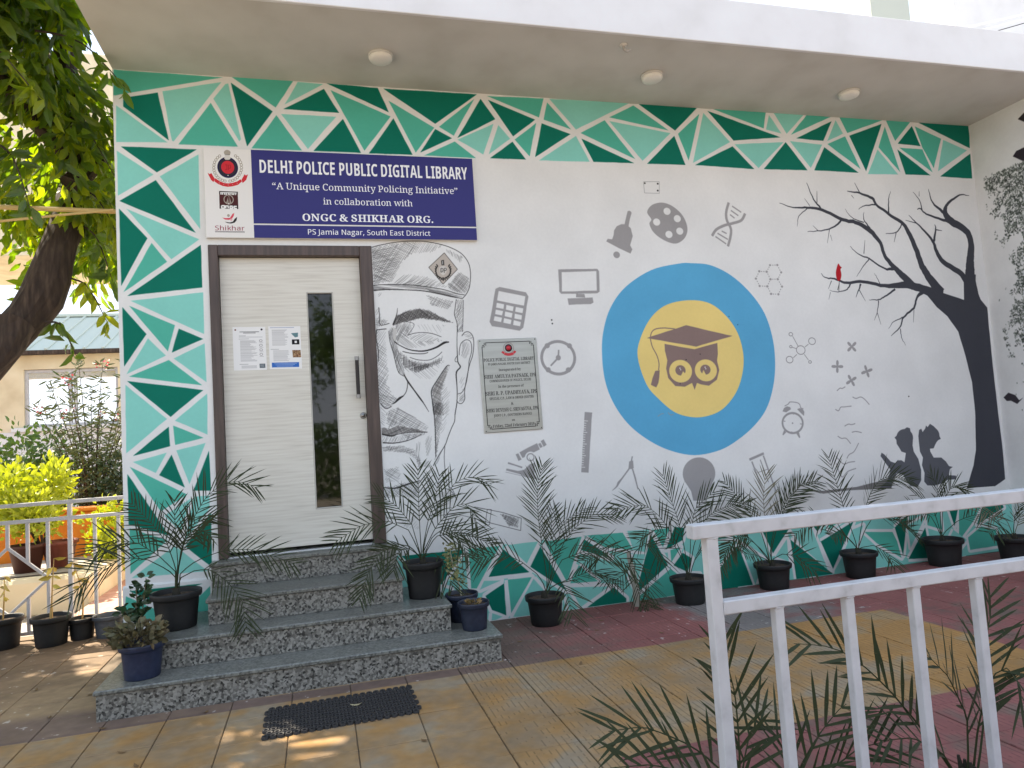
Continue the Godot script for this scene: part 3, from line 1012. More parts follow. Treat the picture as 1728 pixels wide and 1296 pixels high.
	ln(GREY,[4638,1004,4779,1046],20.2,0)
	ln(GREY,[4659,987,4746,723],13.8,0)
	ln(GREY,[4772,1028,4861,728],13.8,0)
	ln(GREY,[4739,997,4798,807],9.2,0)
	ln(GREY,[4702,893,4810,915],6.4,0)
	fl(GREY,[2580,2445,2613,2459,2818,2416,2836,2382,2780,2141,2747,2119,2534,2160,2518,2192],0)
	fl(WHITE,[2604,2427,2811,2384,2797,2312,2586,2356],0)
	fl(WHITE,[2584,2337,2640,2324,2632,2289,2576,2302],0)
	fl(WHITE,[2658,2320,2714,2307,2706,2272,2650,2285],0)
	fl(WHITE,[2732,2302,2789,2290,2781,2255,2724,2267],0)
	fl(WHITE,[2571,2286,2627,2273,2619,2239,2564,2251],0)
	fl(WHITE,[2645,2269,2701,2256,2693,2221,2637,2234],0)
	fl(WHITE,[2719,2251,2776,2238,2768,2203,2712,2216],0)
	fl(WHITE,[2559,2235,2615,2223,2607,2188,2551,2201],0)
	fl(WHITE,[2633,2218,2689,2205,2681,2170,2625,2183],0)
	fl(WHITE,[2707,2200,2763,2187,2755,2153,2699,2165],0)
	fl(GREY,[3095,2595,3421,2598,3436,2580,3427,2416,3406,2402,3104,2400,3090,2419],0)
	fl(WHITE,[3120,2573,3412,2580,3404,2424,3113,2419],0)
	fl(GREY,[3227,2399,3296,2398,3302,2370,3224,2371],0)
	fl(GREY,[3155,2363,3364,2369,3369,2328,3344,2317,3159,2313],0)
	fl(BLUE,[3408,1919,3433,2096,3510,2286,3654,2452,3891,2588,4140,2641,4258,2645,4434,2628,4621,2540,4790,2389,4910,2209,4965,1990,4964,1773,4923,1585,4843,1415,4723,1288,4561,1180,4376,1101,4141,1076,3918,1132,3732,1233,3578,1368,3470,1538,3416,1716],1)
	fl(YELLOW,[3711,1883,3748,2036,3857,2202,4009,2304,4222,2337,4403,2305,4542,2196,4634,2053,4669,1877,4645,1718,4569,1561,4438,1436,4300,1385,4155,1380,4001,1427,3870,1537,3769,1663],1)
	fl(BROWN,[3803,2035,4163,2130,4583,2031,4237,1953],0)
	fl(BROWN,[3954,1983,4221,1931,4434,1978,4430,1885,4417,1833,4432,1753,4402,1675,4324,1628,4252,1642,4217,1656,4190,1599,4173,1658,4106,1629,4021,1639,3963,1706,3951,1784,3968,1848,3954,1927],0)
	ci(YELLOW,4079,1757,102.0,92.0,0.0)
	ci(YELLOW,4308,1755,101.0,90.0,0.0)
	ci(BROWN,4078,1764,46.0,42.0,0.0)
	ci(BROWN,4304,1761,47.0,41.0,0.0)
	fl(YELLOW,[4074,1712,4100,1755,4126,1723],0)
	fl(YELLOW,[4266,1717,4285,1758,4306,1718],0)
	ci(WHITE,4075,1782,6.0,5.0,0.0)
	ci(WHITE,4080,1769,5.0,5.0,0.0)
	ci(WHITE,4303,1781,6.0,5.0,0.0)
	ci(WHITE,4308,1768,5.0,5.0,0.0)
	ln(BROWN,[4062,2102,3949,2113,3869,2098,3837,2047,3844,1969,3880,1890,3892,1825,3884,1774],8.3,1)
	fl(BROWN,[3855,1769,3893,1773,3885,1716,3875,1671,3853,1636,3830,1645,3805,1659,3826,1712],0)
	ci(BLACK,4268,1890,4.0,4.0,0.0)
	ci(BLACK,4137,1849,5.0,4.0,0.0)
	ci(BLACK,4065,1655,4.0,4.0,0.0)
	ci(BLACK,4641,2124,4.0,4.0,0.0)
	ci(BLACK,4565,2195,4.0,4.0,0.0)
	ln(SCUFF,[3844,1404,3874,1421,3899,1424],5.5,1)
	ln(SCUFF,[3938,1431,3957,1410,3986,1415],5.5,1)
	ci(BLACK,3895,3309,7.0,7.0,0.0)
	ci(BLACK,4011,3308,8.0,7.0,0.0)
	ci(BLACK,4006,3250,8.0,7.0,0.0)
	ln(SCUFF,[3884,3321,4026,3326,4018,3227,3885,3227,3884,3321],3.7,0)
	ci(BLACK,3012,2197,6.0,6.0,0.0)
	ci(BLACK,3015,2169,6.0,6.0,0.0)
	ci(BLACK,6302,1444,7.0,6.0,0.0)
	ln(INK,[1669,2759,1746,2779,1854,2799,1983,2808,2070,2805,2179,2785,2260,2758,2336,2713,2382,2646,2394,2574,2388,2506,2376,2451,2351,2406,2321,2374],4.9,1)
	ln(INK,[1668,2478,1784,2484,1943,2479,2078,2461,2186,2441,2295,2407,2339,2401],4.9,1)
	tp(INK,[1669,2440,8.0,1755,2446,6.7,1888,2443,6.0,2022,2434,6.0,2130,2414,6.7,2238,2388,6.0,2321,2373,4.7])
	ha([1671,2759,1826,2788,1983,2805,2124,2793,2206,2780,2120,2729,1956,2712,1889,2657,1853,2591,1812,2509,1673,2483],55,10.0,0.75,1.0)
	ha([1671,2759,1826,2788,1983,2805,2013,2756,1889,2657,1842,2591,1801,2510,1673,2483],-28,12.0,0.75,1.0)
	ha([1670,2726,1852,2777,1874,2673,1832,2591,1785,2510,1674,2489],12,15.0,0.80,1.0)
	ha([1668,2477,1784,2483,1943,2478,2078,2460,2295,2406,2321,2376,2130,2415,2022,2435,1888,2444,1669,2441],-8,7.0,0.80,1.2)
	ha([2023,2459,2295,2401,2265,2380,2103,2420],-15,6.0,0.80,1.2)
	ha([1812,2509,1905,2558,2055,2541,2162,2502,2215,2458,2078,2461,1837,2479],38,9.0,0.75,1.0)
	ha([1848,2488,2000,2525,2134,2480,2078,2464],20,12.0,0.70,1.0)
	ha([2216,2480,2305,2574,2381,2529,2377,2462,2340,2406,2225,2446],-42,7.0,0.75,1.0)
	ha([2216,2480,2305,2574,2381,2529,2377,2462,2340,2406,2225,2446],50,8.0,0.70,1.0)
	ha([2210,2757,2340,2691,2321,2646,2220,2730],-75,7.0,0.75,1.0)
	fl(BADGE,[2203,2721,2296,2596,2180,2483,2080,2610],0)
	ln(INK,[2203,2721,2296,2596,2180,2483,2080,2610,2203,2721],3.4,0)
	tp(INK,[2139,2633,6.0,2146,2620,9.3,2139,2607,2.7])
	tp(INK,[2240,2633,6.0,2231,2620,9.3,2236,2607,2.7])
	tp(INK,[2130,2618,6.0,2137,2606,9.3,2131,2592,2.7])
	tp(INK,[2247,2618,6.0,2238,2606,9.3,2243,2592,2.7])
	tp(INK,[2126,2602,6.0,2133,2590,9.3,2127,2576,2.7])
	tp(INK,[2249,2602,6.0,2241,2589,9.3,2245,2576,2.7])
	tp(INK,[2126,2585,6.0,2133,2573,9.3,2126,2560,2.7])
	tp(INK,[2247,2585,6.0,2239,2573,9.3,2244,2559,2.7])
	tp(INK,[2130,2569,6.0,2137,2557,9.3,2130,2544,2.7])
	tp(INK,[2242,2569,6.0,2233,2557,9.3,2238,2543,2.7])
	tp(INK,[2137,2555,6.0,2144,2543,9.3,2138,2530,2.7])
	tp(INK,[2232,2555,6.0,2224,2543,9.3,2228,2529,2.7])
	tp(INK,[2149,2544,6.0,2156,2532,9.3,2149,2519,2.7])
	tp(INK,[2219,2544,6.0,2211,2532,9.3,2216,2518,2.7])
	tp(INK,[2162,2536,6.0,2169,2524,9.3,2163,2511,2.7])
	tp(INK,[2205,2536,6.0,2196,2524,9.3,2201,2511,2.7])
	tp(INK,[2178,2533,6.0,2185,2520,9.3,2179,2507,2.7])
	tp(INK,[2189,2533,6.0,2180,2520,9.3,2185,2507,2.7])
	fl(INK,[2177,2663,2197,2668,2197,2627,2178,2627],0)
	ln(WHITE,[2187,2660,2186,2632],4.6,0)
	fl(PALE,[2160,2607,2189,2621,2218,2604,2205,2568,2184,2552,2166,2568],1)
	ln(INK,[2171,2604,2169,2574],5.3,0)
	ln(INK,[2171,2604,2186,2599,2182,2579,2169,2573],4.5,1)
	ln(INK,[2194,2568,2196,2602,2211,2602,2209,2588,2196,2585],4.5,1)
	ln(INK,[2273,2368,2257,2286,2252,2253,2268,2186,2267,2122],4.5,1)
	ln(INK,[2326,2362,2316,2229,2305,2122],3.4,1)
	ha([2279,2368,2326,2362,2307,2121,2267,2122,2258,2258],45,9.0,0.70,1.0)
	ha([2279,2368,2326,2362,2307,2121,2267,2122],70,14.0,0.70,1.0)
	ha([2047,2404,2242,2352,2221,2292,2081,2327],-25,10.0,0.75,1.0)
	ha([2064,2404,2242,2352,2221,2292,2080,2316],55,12.0,0.70,1.0)
	fl(SHADE1,[1791,2175,1824,2247,1890,2278,1987,2298,2067,2281,2147,2235,2235,2192,2145,2212,1995,2234,1907,2211,1837,2197],0)
	ha([1789,2172,1822,2250,1890,2284,1988,2304,2068,2286,2147,2241,2240,2191,2145,2208,1994,2231,1907,2209,1837,2193],30,7.0,0.85,1.1)
	ha([1789,2172,1822,2250,1890,2284,1988,2304,2068,2286,2147,2241,2240,2191,2145,2208,1994,2231,1907,2209,1837,2193],60,7.0,0.85,1.1)
	ha([1789,2172,1822,2250,1890,2284,1988,2304,2068,2286,2147,2241,2240,2191,2145,2208,1994,2231,1907,2209,1837,2193],-40,7.0,0.85,1.1)
	ha([1675,2301,1707,2316,1713,2241,1770,2213,1699,2172,1679,2188],60,11.0,0.70,1.0)
	ha([1672,2242,1770,2213,1699,2172,1667,2162],10,11.0,0.75,1.0)
	ln(INK,[1699,2316,1701,2252,1703,2188,1769,2197],4.9,1)
	ln(INK,[1674,2137,1680,2151,1746,2157],5.7,1)
	tp(INK,[1833,2309,2.0,1825,2260,5.3,1795,2186,10.7])
	ha([1821,2190,1929,2210,1903,2131,1781,2134],60,9.0,0.65,1.0)
	ha([1690,2408,1728,2429,1730,2413,1700,2392],50,9.0,0.60,1.0)
	ln(INK,[1896,2106,1951,2121,2021,2123,2085,2112,2144,2088],4.1,1)
	tp(INK,[1799,2065,9.3,1814,2049,6.7,1839,2032,6.0,1896,2003,6.7,1970,1988,8.7,2035,1991,10.0,2106,2013,12.0,2163,2044,16.0,2199,2048,6.7])
	ln(INK,[1853,1989,1916,1973,1996,1967,2039,1975],5.3,1)
	ln(INK,[1903,1944,1966,1923,2047,1920,2108,1948,2142,1977],3.8,1)
	ln(INK,[1886,2208,1949,2186,1902,2111],2.6,1)
	ha([1811,2006,1862,1967,1954,1889,2046,1896,2146,1947,2127,1898,2027,1859,1945,1830,1857,1876],85,7.0,0.85,1.1)
	ha([1821,1984,1862,1956,1954,1889,2046,1896,2146,1941,2127,1898,2027,1859,1945,1830,1857,1876],15,8.0,0.80,1.1)
	ha([1891,1918,2051,1896,2028,1864,1951,1840],50,5.0,0.90,1.2)
	ha([1857,1865,2155,1908,2066,1782,1959,1786],-45,16.0,0.55,1.0)
	ha([1817,2113,1884,2165,1938,2186,1924,2121,1900,2079,1942,2056,2142,2061,2026,2021,1891,2009,1814,2060],-40,9.0,0.70,1.0)
	ha([1901,2100,2020,2119,2142,2067,2027,2048,1931,2062],30,11.0,0.60,1.0)
	ha([1811,2189,1907,2197,1902,2111,1825,2070],60,9.0,0.70,1.0)
	ha([1927,2186,2176,2175,2139,2105,2032,2129],-60,22.0,0.40,1.0)
	ha([1761,2141,1789,2173,1826,2086,1813,2043,1848,1898,1864,1812,1813,1835,1784,1980],70,8.0,0.80,1.0)
	ha([1761,2141,1789,2173,1826,2086,1813,2043,1848,1898,1864,1812,1813,1835,1784,1980],-70,8.0,0.80,1.0)
	fl(SHADE2,[1794,2173,1819,2151,1804,2060,1789,2087],0)
	ln(INK,[1761,2141,1767,2061,1788,1969,1813,1846,1854,1807],4.1,1)
	ln(INK,[1854,1823,1876,1774,1875,1737,1863,1694,1841,1664],4.9,1)
	tp(INK,[1843,1666,5.3,1813,1649,16.0,1781,1622,9.3,1759,1609,3.3])
	tp(INK,[1854,1817,5.3,1883,1763,10.7,1922,1702,8.0,1961,1642,10.7,1986,1603,6.0,2020,1540,2.7])
	ha([1672,2149,1688,2154,1740,2142,1737,1881,1750,1838,1726,1770,1763,1689,1803,1644,1748,1594,1705,1581,1666,1625],55,12.0,0.70,1.0)
	ha([1668,2064,1733,2008,1737,1881,1750,1838,1726,1770,1763,1689,1803,1644,1748,1594,1705,1581,1666,1625],-40,14.0,0.75,1.0)
	ha([1670,1693,1803,1644,1748,1594,1705,1581,1666,1625],-20,10.0,0.75,1.0)
	ln(INK,[1678,2159,1669,2090,1680,1999,1674,1925],4.9,1)
	ln(INK,[1676,1619,1711,1580,1753,1594],5.7,1)
	fl(SHADE2,[2097,1764,2168,1853,2171,1810,2140,1752,2114,1672,2110,1513,2067,1515,2054,1621,2056,1696],0)
	ha([2169,1870,2190,1864,2165,1810,2146,1751,2125,1671,2126,1512,2056,1516,2046,1621,2048,1697,2092,1765],60,8.0,0.75,1.0)
	ha([2169,1870,2190,1864,2165,1810,2146,1751,2125,1671,2126,1512,2056,1516,2046,1621,2048,1697,2092,1765],-35,8.0,0.75,1.0)
	ha([2146,1751,2184,1669,2169,1510,2121,1512,2125,1671],45,13.0,0.50,1.0)
	tp(INK,[2194,1872,3.3,2169,1867,6.0,2092,1765,6.0,2049,1696,6.7,2049,1621,6.0,2056,1516,6.7])
	ln(INK,[2298,2090,2322,2117,2355,2119,2381,2088,2386,2032,2372,1945,2346,1880,2318,1782,2295,1685,2291,1620,2267,1589,2240,1595,2231,1618],4.5,1)
	ln(INK,[2270,1948,2273,1981,2289,2035,2329,2061,2362,2044,2366,1978,2342,1902,2336,1858,2310,1739,2278,1675,2244,1660],4.1,1)
	ha([2301,2046,2356,2039,2346,1962,2315,1914,2289,1947],65,8.0,0.65,1.0)
	ha([2244,1660,2294,1663,2285,1615,2251,1595],40,6.0,0.75,1.0)
	ha([2298,2101,2355,2119,2381,2088,2374,2055,2320,2089],20,9.0,0.60,1.0)
	ha([2260,1746,2309,1826,2279,1686],60,12.0,0.50,1.0)
	tp(INK,[2269,2162,4.0,2259,2047,4.0,2256,1905,6.7,2273,1860,8.0,2240,1818,9.3,2239,1720,6.0,2233,1612,4.7,2210,1507,4.0])
	ln(INK,[2259,1948,2238,1922,2239,1900,2259,1899],3.8,1)
	ln(INK,[2232,1594,2213,1514,2205,1460,2180,1413,2149,1346,2127,1294,2088,1238,2029,1147],4.9,1)
	ln(INK,[2124,1294,2113,1199,2114,1119,2123,1007,2159,967,2182,904],3.4,1)
	ha([1730,1561,1805,1589,2014,1434,1991,1404,1798,1452,1723,1425,1704,1463],-32,9.0,0.75,1.0)
	ha([1789,1585,2014,1434,1991,1404,1798,1452],45,13.0,0.60,1.0)
	ha([1714,1552,1805,1584,1783,1469,1724,1430],60,8.0,0.75,1.0)
	ha([1675,1591,1714,1552,1699,1448,1674,1465],-45,14.0,0.60,1.0)
	fl(SHADE1,[1675,1441,1698,1445,1723,1428,1782,1452,1818,1447,1907,1424,1998,1394,1884,1400,1789,1395,1742,1381,1675,1398],0)
	ha([1672,1444,1699,1448,1723,1428,1782,1453,1818,1448,1907,1425,2001,1393,1884,1400,1789,1395,1742,1380,1675,1397],20,7.0,0.80,1.0)
	ha([1672,1444,1699,1448,1723,1428,1782,1453,1818,1448,1907,1425,2001,1393,1884,1400,1789,1395,1742,1380,1675,1397],-60,7.0,0.80,1.0)
	tp(INK,[1675,1399,10.7,1742,1381,9.3,1789,1392,4.7,1884,1398,4.0,2001,1393,6.0])
	ha([1675,1392,1742,1377,1821,1390,2001,1391,1935,1365,1860,1343,1750,1332,1677,1339],60,10.0,0.70,1.0)
	ha([1820,1388,2001,1391,1935,1365,1860,1343],-30,8.0,0.70,1.0)
	tp(INK,[1677,1338,8.0,1750,1330,7.3,1818,1335,6.0,1892,1352,4.7,1957,1379,2.7])
	ha([1676,1313,1827,1308,1898,1272,1952,1184,1923,1149,1886,1231,1824,1256,1674,1277],10,9.0,0.75,1.0)
	ha([1692,1312,1826,1303,1898,1267,1925,1186,1886,1231,1824,1261,1700,1286],60,11.0,0.65,1.0)
	ha([1923,1328,1954,1321,1929,1249,1945,1158,1918,1155,1908,1250],80,8.0,0.70,1.0)
	ha([1989,1367,2031,1359,2020,1264,1991,1213,1979,1288],65,8.0,0.65,1.0)
	ha([2056,1603,2131,1599,2113,1466,2090,1360,2061,1229,2050,1219,2057,1442],60,7.0,0.75,1.0)
	ha([2056,1603,2131,1599,2113,1466,2090,1360,2061,1229,2050,1219,2057,1442],-40,10.0,0.70,1.0)
	ha([2131,1599,2174,1586,2143,1437,2096,1360],50,15.0,0.50,1.0)
	ln(INK,[2053,1603,2058,1496,2058,1362,2052,1208],5.7,1)
	ha([1958,1194,2011,1190,2002,1138,1965,1141],50,8.0,0.60,1.0)
	ha([2044,1209,2112,1279,2063,1165,2029,1136],60,9.0,0.70,1.0)
	ha([1678,1152,1766,1156,1795,1112,1771,1051,1684,1058],-35,10.0,0.65,1.0)
	ha([1683,1141,1777,1155,1784,1092,1709,1056],40,12.0,0.60,1.0)
	ha([1677,1022,1918,1050,1921,926,1668,948],55,12.0,0.70,1.0)
	ha([1677,1022,1918,1050,1921,926,1668,948],-40,13.0,0.70,1.0)
	tp(INK,[1671,1020,5.3,1748,1009,9.3,1838,1030,10.7,1928,1049,4.0])
	ha([2044,940,2138,979,2177,904,2016,918],20,11.0,0.60,1.0)
	ln(INK,[2314,826,2526,766,2665,711,2654,621,2409,705,2282,753],3.4,0)
	ln(INK,[2410,799,2441,795,2419,686,2387,689,2410,799],3.0,0)
	ha([2506,759,2650,714,2631,647,2566,667],55,7.0,0.85,1.2)
	ha([2506,759,2650,714,2631,647,2566,667],-35,8.0,0.85,1.2)
	ha([2314,826,2397,805,2339,783],-20,7.0,0.70,1.0)
	ha([2007,871,2157,956,2162,893,2048,796],40,12.0,0.60,1.0)
	ln(INK,[2113,977,2156,947,2189,886],3.4,1)
	ln(INK,[1993,784,2156,787,2282,753],2.6,1)
	ln(INK,[2324,690,2293,640,2274,633],2.3,1)
	ha([1772,778,1887,794,1908,704,1812,722],40,14.0,0.50,1.0)
	grain(61, 0.006, 0.05)

func paint_sign_panel():
	ci(WREATH,104,579,10.0,11.0,4.5)
	ci(WREATH,208,584,10.0,11.0,4.5)
	ci(WREATH,90,566,10.0,11.0,4.5)
	ci(WREATH,221,572,11.0,12.0,4.5)
	ci(WREATH,79,550,10.0,11.0,4.5)
	ci(WREATH,232,557,10.0,11.0,4.5)
	ci(WREATH,70,533,10.0,11.0,4.5)
	ci(WREATH,239,540,11.0,12.0,4.5)
	ci(WREATH,65,514,10.0,11.0,4.5)
	ci(WREATH,244,521,10.0,11.0,4.5)
	ci(WREATH,63,494,10.0,11.0,4.5)
	ci(WREATH,244,501,11.0,11.0,4.5)
	ci(WREATH,64,475,10.0,11.0,4.5)
	ci(WREATH,242,482,10.0,11.0,4.5)
	ci(WREATH,69,457,10.0,11.0,4.5)
	ci(WREATH,235,463,11.0,11.0,4.5)
	ci(WREATH,77,440,10.0,11.0,4.5)
	ci(WREATH,226,446,10.0,11.0,4.5)
	ci(WREATH,88,426,10.0,11.0,4.5)
	ci(WREATH,214,430,10.0,11.0,4.5)
	ci(WREATH,101,414,10.0,11.0,4.5)
	ci(WREATH,200,418,10.0,11.0,4.5)
	ci(WREATH,116,406,10.0,11.0,4.5)
	ci(WREATH,184,408,10.0,11.0,4.5)
	ci(WREATH,133,401,10.0,11.0,4.5)
	ci(WREATH,166,402,11.0,11.0,4.5)
	ci(NAVY,154,499,68.0,75.0,0.0)
	ci(CHAR,154,499,57.0,62.0,0.0)
	ci(NAVY,154,499,47.0,51.0,0.0)
	ci(EMRED,154,500,43.0,47.0,0.0)
	ci(WHITE,154,442,3.0,4.0,0.0)
	ln(EMDARK,[137,516,150,519,148,483,136,482],4.6,0)
	ln(EMDARK,[158,480,160,517,173,517,173,495,159,494],4.6,0)
	fl(WREATH,[135,593,132,610,141,621,154,626,168,622,177,611,173,592],0)
	fl(PALE,[139,585,169,586,175,564,166,555,141,554,133,563],0)
	ln(CHAR,[137,589,171,590],3.7,0)
	fl(EMRED,[22,456,35,447,46,456,68,414,58,391,42,407],0)
	fl(EMRED,[286,455,271,446,263,455,242,415,248,390,273,415],0)
	fl(EMRED,[70,420,98,399,128,387,155,385,183,390,214,402,235,418,245,403,218,377,182,365,149,360,117,365,87,379,63,397],0)
	ci(WREATH,95,386,3.0,4.0,0.0)
	ci(WREATH,124,377,3.0,3.0,0.0)
	ci(WREATH,153,374,3.0,4.0,0.0)
	ci(WREATH,182,377,3.0,3.0,0.0)
	ci(WREATH,212,387,3.0,4.0,0.0)
	fl(MAROON,[92,329,214,327,213,204,91,204],0)
	fl(CHAR,[92,329,214,327,214,309,91,310],0)
	fl(CHAR,[92,230,213,230,213,204,91,204],0)
	ln(WHITE,[100,319,206,318],5.5,0)
	ln(WHITE,[103,319,103,304],6.0,0)
	ln(WHITE,[115,319,115,304],6.0,0)
	ln(WHITE,[127,318,127,303],6.0,0)
	ln(WHITE,[139,318,139,303],6.0,0)
	ln(WHITE,[151,318,151,303],6.0,0)
	ln(WHITE,[163,318,163,303],6.0,0)
	ln(WHITE,[176,318,175,303],6.0,0)
	ln(WHITE,[188,318,187,303],6.0,0)
	ln(WHITE,[200,317,199,303],6.0,0)
	ln(WHITE,[105,310,114,307],5.1,0)
	ln(WHITE,[129,310,138,307],5.1,0)
	ln(WHITE,[153,310,162,307],5.1,0)
	ln(WHITE,[177,309,186,306],5.1,0)
	ci(WREATH,152,270,33.0,35.0,5.8)
	fl(WREATH,[152,295,156,295,170,243,153,235,134,243],0)
	ln(MAROON,[153,290,147,240],4.6,0)
	ln(MAROON,[154,290,160,240],4.6,0)
	ci(WHITE,152,240,4.0,5.0,0.0)
	ln(WHITE,[105,225,122,226,123,208,105,208,105,225],8.7,0)
	ln(WHITE,[132,207,131,224,147,224,148,207],8.7,0)
	ln(WHITE,[177,223,160,223,160,207,177,208,177,216,169,215],8.7,0)
	ln(WHITE,[204,222,186,222,187,208,204,207],8.7,0)
	fl(EMPINK,[105,141,129,137,157,140,173,167,186,176,181,153,169,134,149,125,124,127],0)
	ci(WREATH,147,156,9.0,10.0,0.0)
	fl(CHAR,[121,112,153,107,174,113,187,134,204,148,199,123,186,106,163,99,138,102],0)
	ci(EMPALE,164,127,8.0,8.0,0.0)
	ln(CHAR,[56,44,249,44],2.8,0)
	ln(CHAR,[59,38,62,38],4.6,0)
	ln(CHAR,[65,38,68,38],4.6,0)
	ln(CHAR,[72,38,75,38],4.6,0)
	ln(CHAR,[78,38,81,38],4.6,0)
	ln(CHAR,[85,38,88,38],4.6,0)
	ln(CHAR,[91,38,94,38],4.6,0)
	ln(CHAR,[97,38,100,38],4.6,0)
	ln(CHAR,[104,38,107,38],4.6,0)
	ln(CHAR,[110,38,113,38],4.6,0)
	ln(CHAR,[116,38,119,38],4.6,0)
	ln(CHAR,[123,38,126,38],4.6,0)
	ln(CHAR,[129,38,132,38],4.6,0)
	ln(CHAR,[136,38,139,38],4.6,0)
	ln(CHAR,[142,37,145,38],4.6,0)
	ln(CHAR,[148,37,151,38],4.6,0)
	ln(CHAR,[155,37,158,37],4.6,0)
	ln(CHAR,[161,37,164,37],4.6,0)
	ln(CHAR,[168,37,171,37],4.6,0)
	ln(CHAR,[174,37,177,37],4.6,0)
	ln(CHAR,[181,37,184,37],4.6,0)
	ln(CHAR,[187,37,190,37],4.6,0)
	ln(CHAR,[193,37,196,37],4.6,0)
	ln(CHAR,[200,37,203,37],4.6,0)
	ln(CHAR,[206,37,209,37],4.6,0)
	ln(CHAR,[213,37,216,37],4.6,0)
	ln(CHAR,[219,37,222,37],4.6,0)
	ln(CHAR,[226,37,229,37],4.6,0)
	ln(CHAR,[232,37,235,37],4.6,0)
	ln(CHAR,[239,37,242,37],4.6,0)
	ln(CHAR,[245,37,248,37],4.6,0)

func text(parent: Node, called: String, words: String, serif: bool, bold: bool, at: Vector3, width: float, m: Material, tall := 1.0, turn := 0.0) -> MeshInstance3D:
	var f := SystemFont.new()
	f.font_names = PackedStringArray(["Droid Serif" if serif else "Droid Sans"])
	f.font_weight = 700 if bold else 400
	var t := TextMesh.new()
	t.font = f
	t.font_size = 48
	t.pixel_size = 0.001
	t.depth = 0.001
	t.curve_step = 2.0
	t.text = words
	var bb := t.get_aabb()
	var k: float = width / max(bb.size.x, 0.0001)
	var o := part(parent, called, t, m, at, Basis(Vector3.BACK, turn) * Basis.from_scale(Vector3(k, k * tall, 1.0)))
	return o

# ------------------------------------------------------------------ ground and paving
const TILE := 0.306
const FX0 := -2.2
const FZ0 := -1.6
const FW := 10.0
const FD := 5.0

func floor_uv(x: float, z: float) -> Vector2:
	return Vector2((x - FX0) / FW, (z - FZ0) / FD)

func paint_floor():
	var w := 2048
	var h := 1024
	var n1 := noise(71, 0.008, FastNoiseLite.TYPE_SIMPLEX_SMOOTH, 5).get_image(w, h).get_data()
	var n2 := noise(72, 0.06, FastNoiseLite.TYPE_SIMPLEX_SMOOTH, 3).get_image(w, h).get_data()
	var n3 := noise(73, 0.02, FastNoiseLite.TYPE_SIMPLEX_SMOOTH, 4).get_image(w, h).get_data()
	var beige := Vector3(150, 126, 98)
	var ochre := Vector3(164, 124, 76)
	var red := Vector3(138, 88, 84)
	var purple := Vector3(114, 95, 86)
	var grey := Vector3(126, 118, 114)
	var dirt := Vector3(120, 100, 80)
	var b := PackedByteArray()
	b.resize(w * h * 3)
	var j := 0
	for iy in h:
		var z := FZ0 + FD * (iy + 0.5) / h
		for ix in w:
			var i := iy * w + ix
			var x := FX0 + FW * (ix + 0.5) / w
			var a := n1[i] / 255.0
			var f := n2[i] / 255.0
			var g := n3[i] / 255.0
			var zz := z + (a - 0.5) * 0.06
			var c: Vector3
			if x < 2.24 and z < 0.95:
				c = beige.lerp(dirt, clampf((0.35 - zz) * 1.2 + (g - 0.4) * 1.4, 0.0, 1.0))
				if zz > 0.62 and zz < 1.0 and x < 0.9:
					c = c.lerp(purple, clampf(1.4 - absf(zz - 0.86) * 7.0, 0.0, 0.85))
			elif z < 1.04 and x < 0.74:
				c = purple.lerp(beige, g * 0.4)
			elif z < 1.07:
				c = red.lerp(purple, clampf((3.05 - x) * 1.6 + (g - 0.5), 0.0, 1.0))
				if x > 3.62:
					c = red.lerp(grey, clampf(minf((x - 3.6) * 6.0, (4.85 - x) * 1.5) + (g - 0.5) * 1.5, 0.0, 1.0))
			elif z < 2.36 and x < 4.85:
				c = beige.lerp(ochre, clampf(0.25 + (g - 0.45) * 1.5 + (0.7 if x > 4.05 else 0.0), 0.0, 1.0))
				c = c.lerp(Vector3(128, 128, 122), clampf((a - 0.62) * 3.0, 0.0, 0.35))
			elif x < 2.35:
				c = beige.lerp(ochre, clampf((g - 0.5) * 2.0, 0.0, 1.0))
			else:
				c = red.lerp(purple, clampf((g - 0.45) * 2.5, 0.0, 1.0))
			var k := 0.86 + 0.18 * a + 0.12 * (f - 0.5)
			# ribs of the grooved tiles run away from the wall
			if x > 1.96:
				var u := fposmod(x - 1.04, 0.0306) / 0.0306
				if u < 0.16 and f + 0.5 * (a - 0.5) > 0.47:
					k *= 0.76
			# paint drips near the wall
			if z < 1.1 and f > 0.80 and g > 0.52:
				c = c.lerp(Vector3(200, 196, 190), 0.6)
			b[j] = int(clampf(c.x * k, 0, 255)); b[j + 1] = int(clampf(c.y * k, 0, 255)); b[j + 2] = int(clampf(c.z * k, 0, 255))
			j += 3
	pic = Image.create_from_data(w, h, false, Image.FORMAT_RGB8, b)

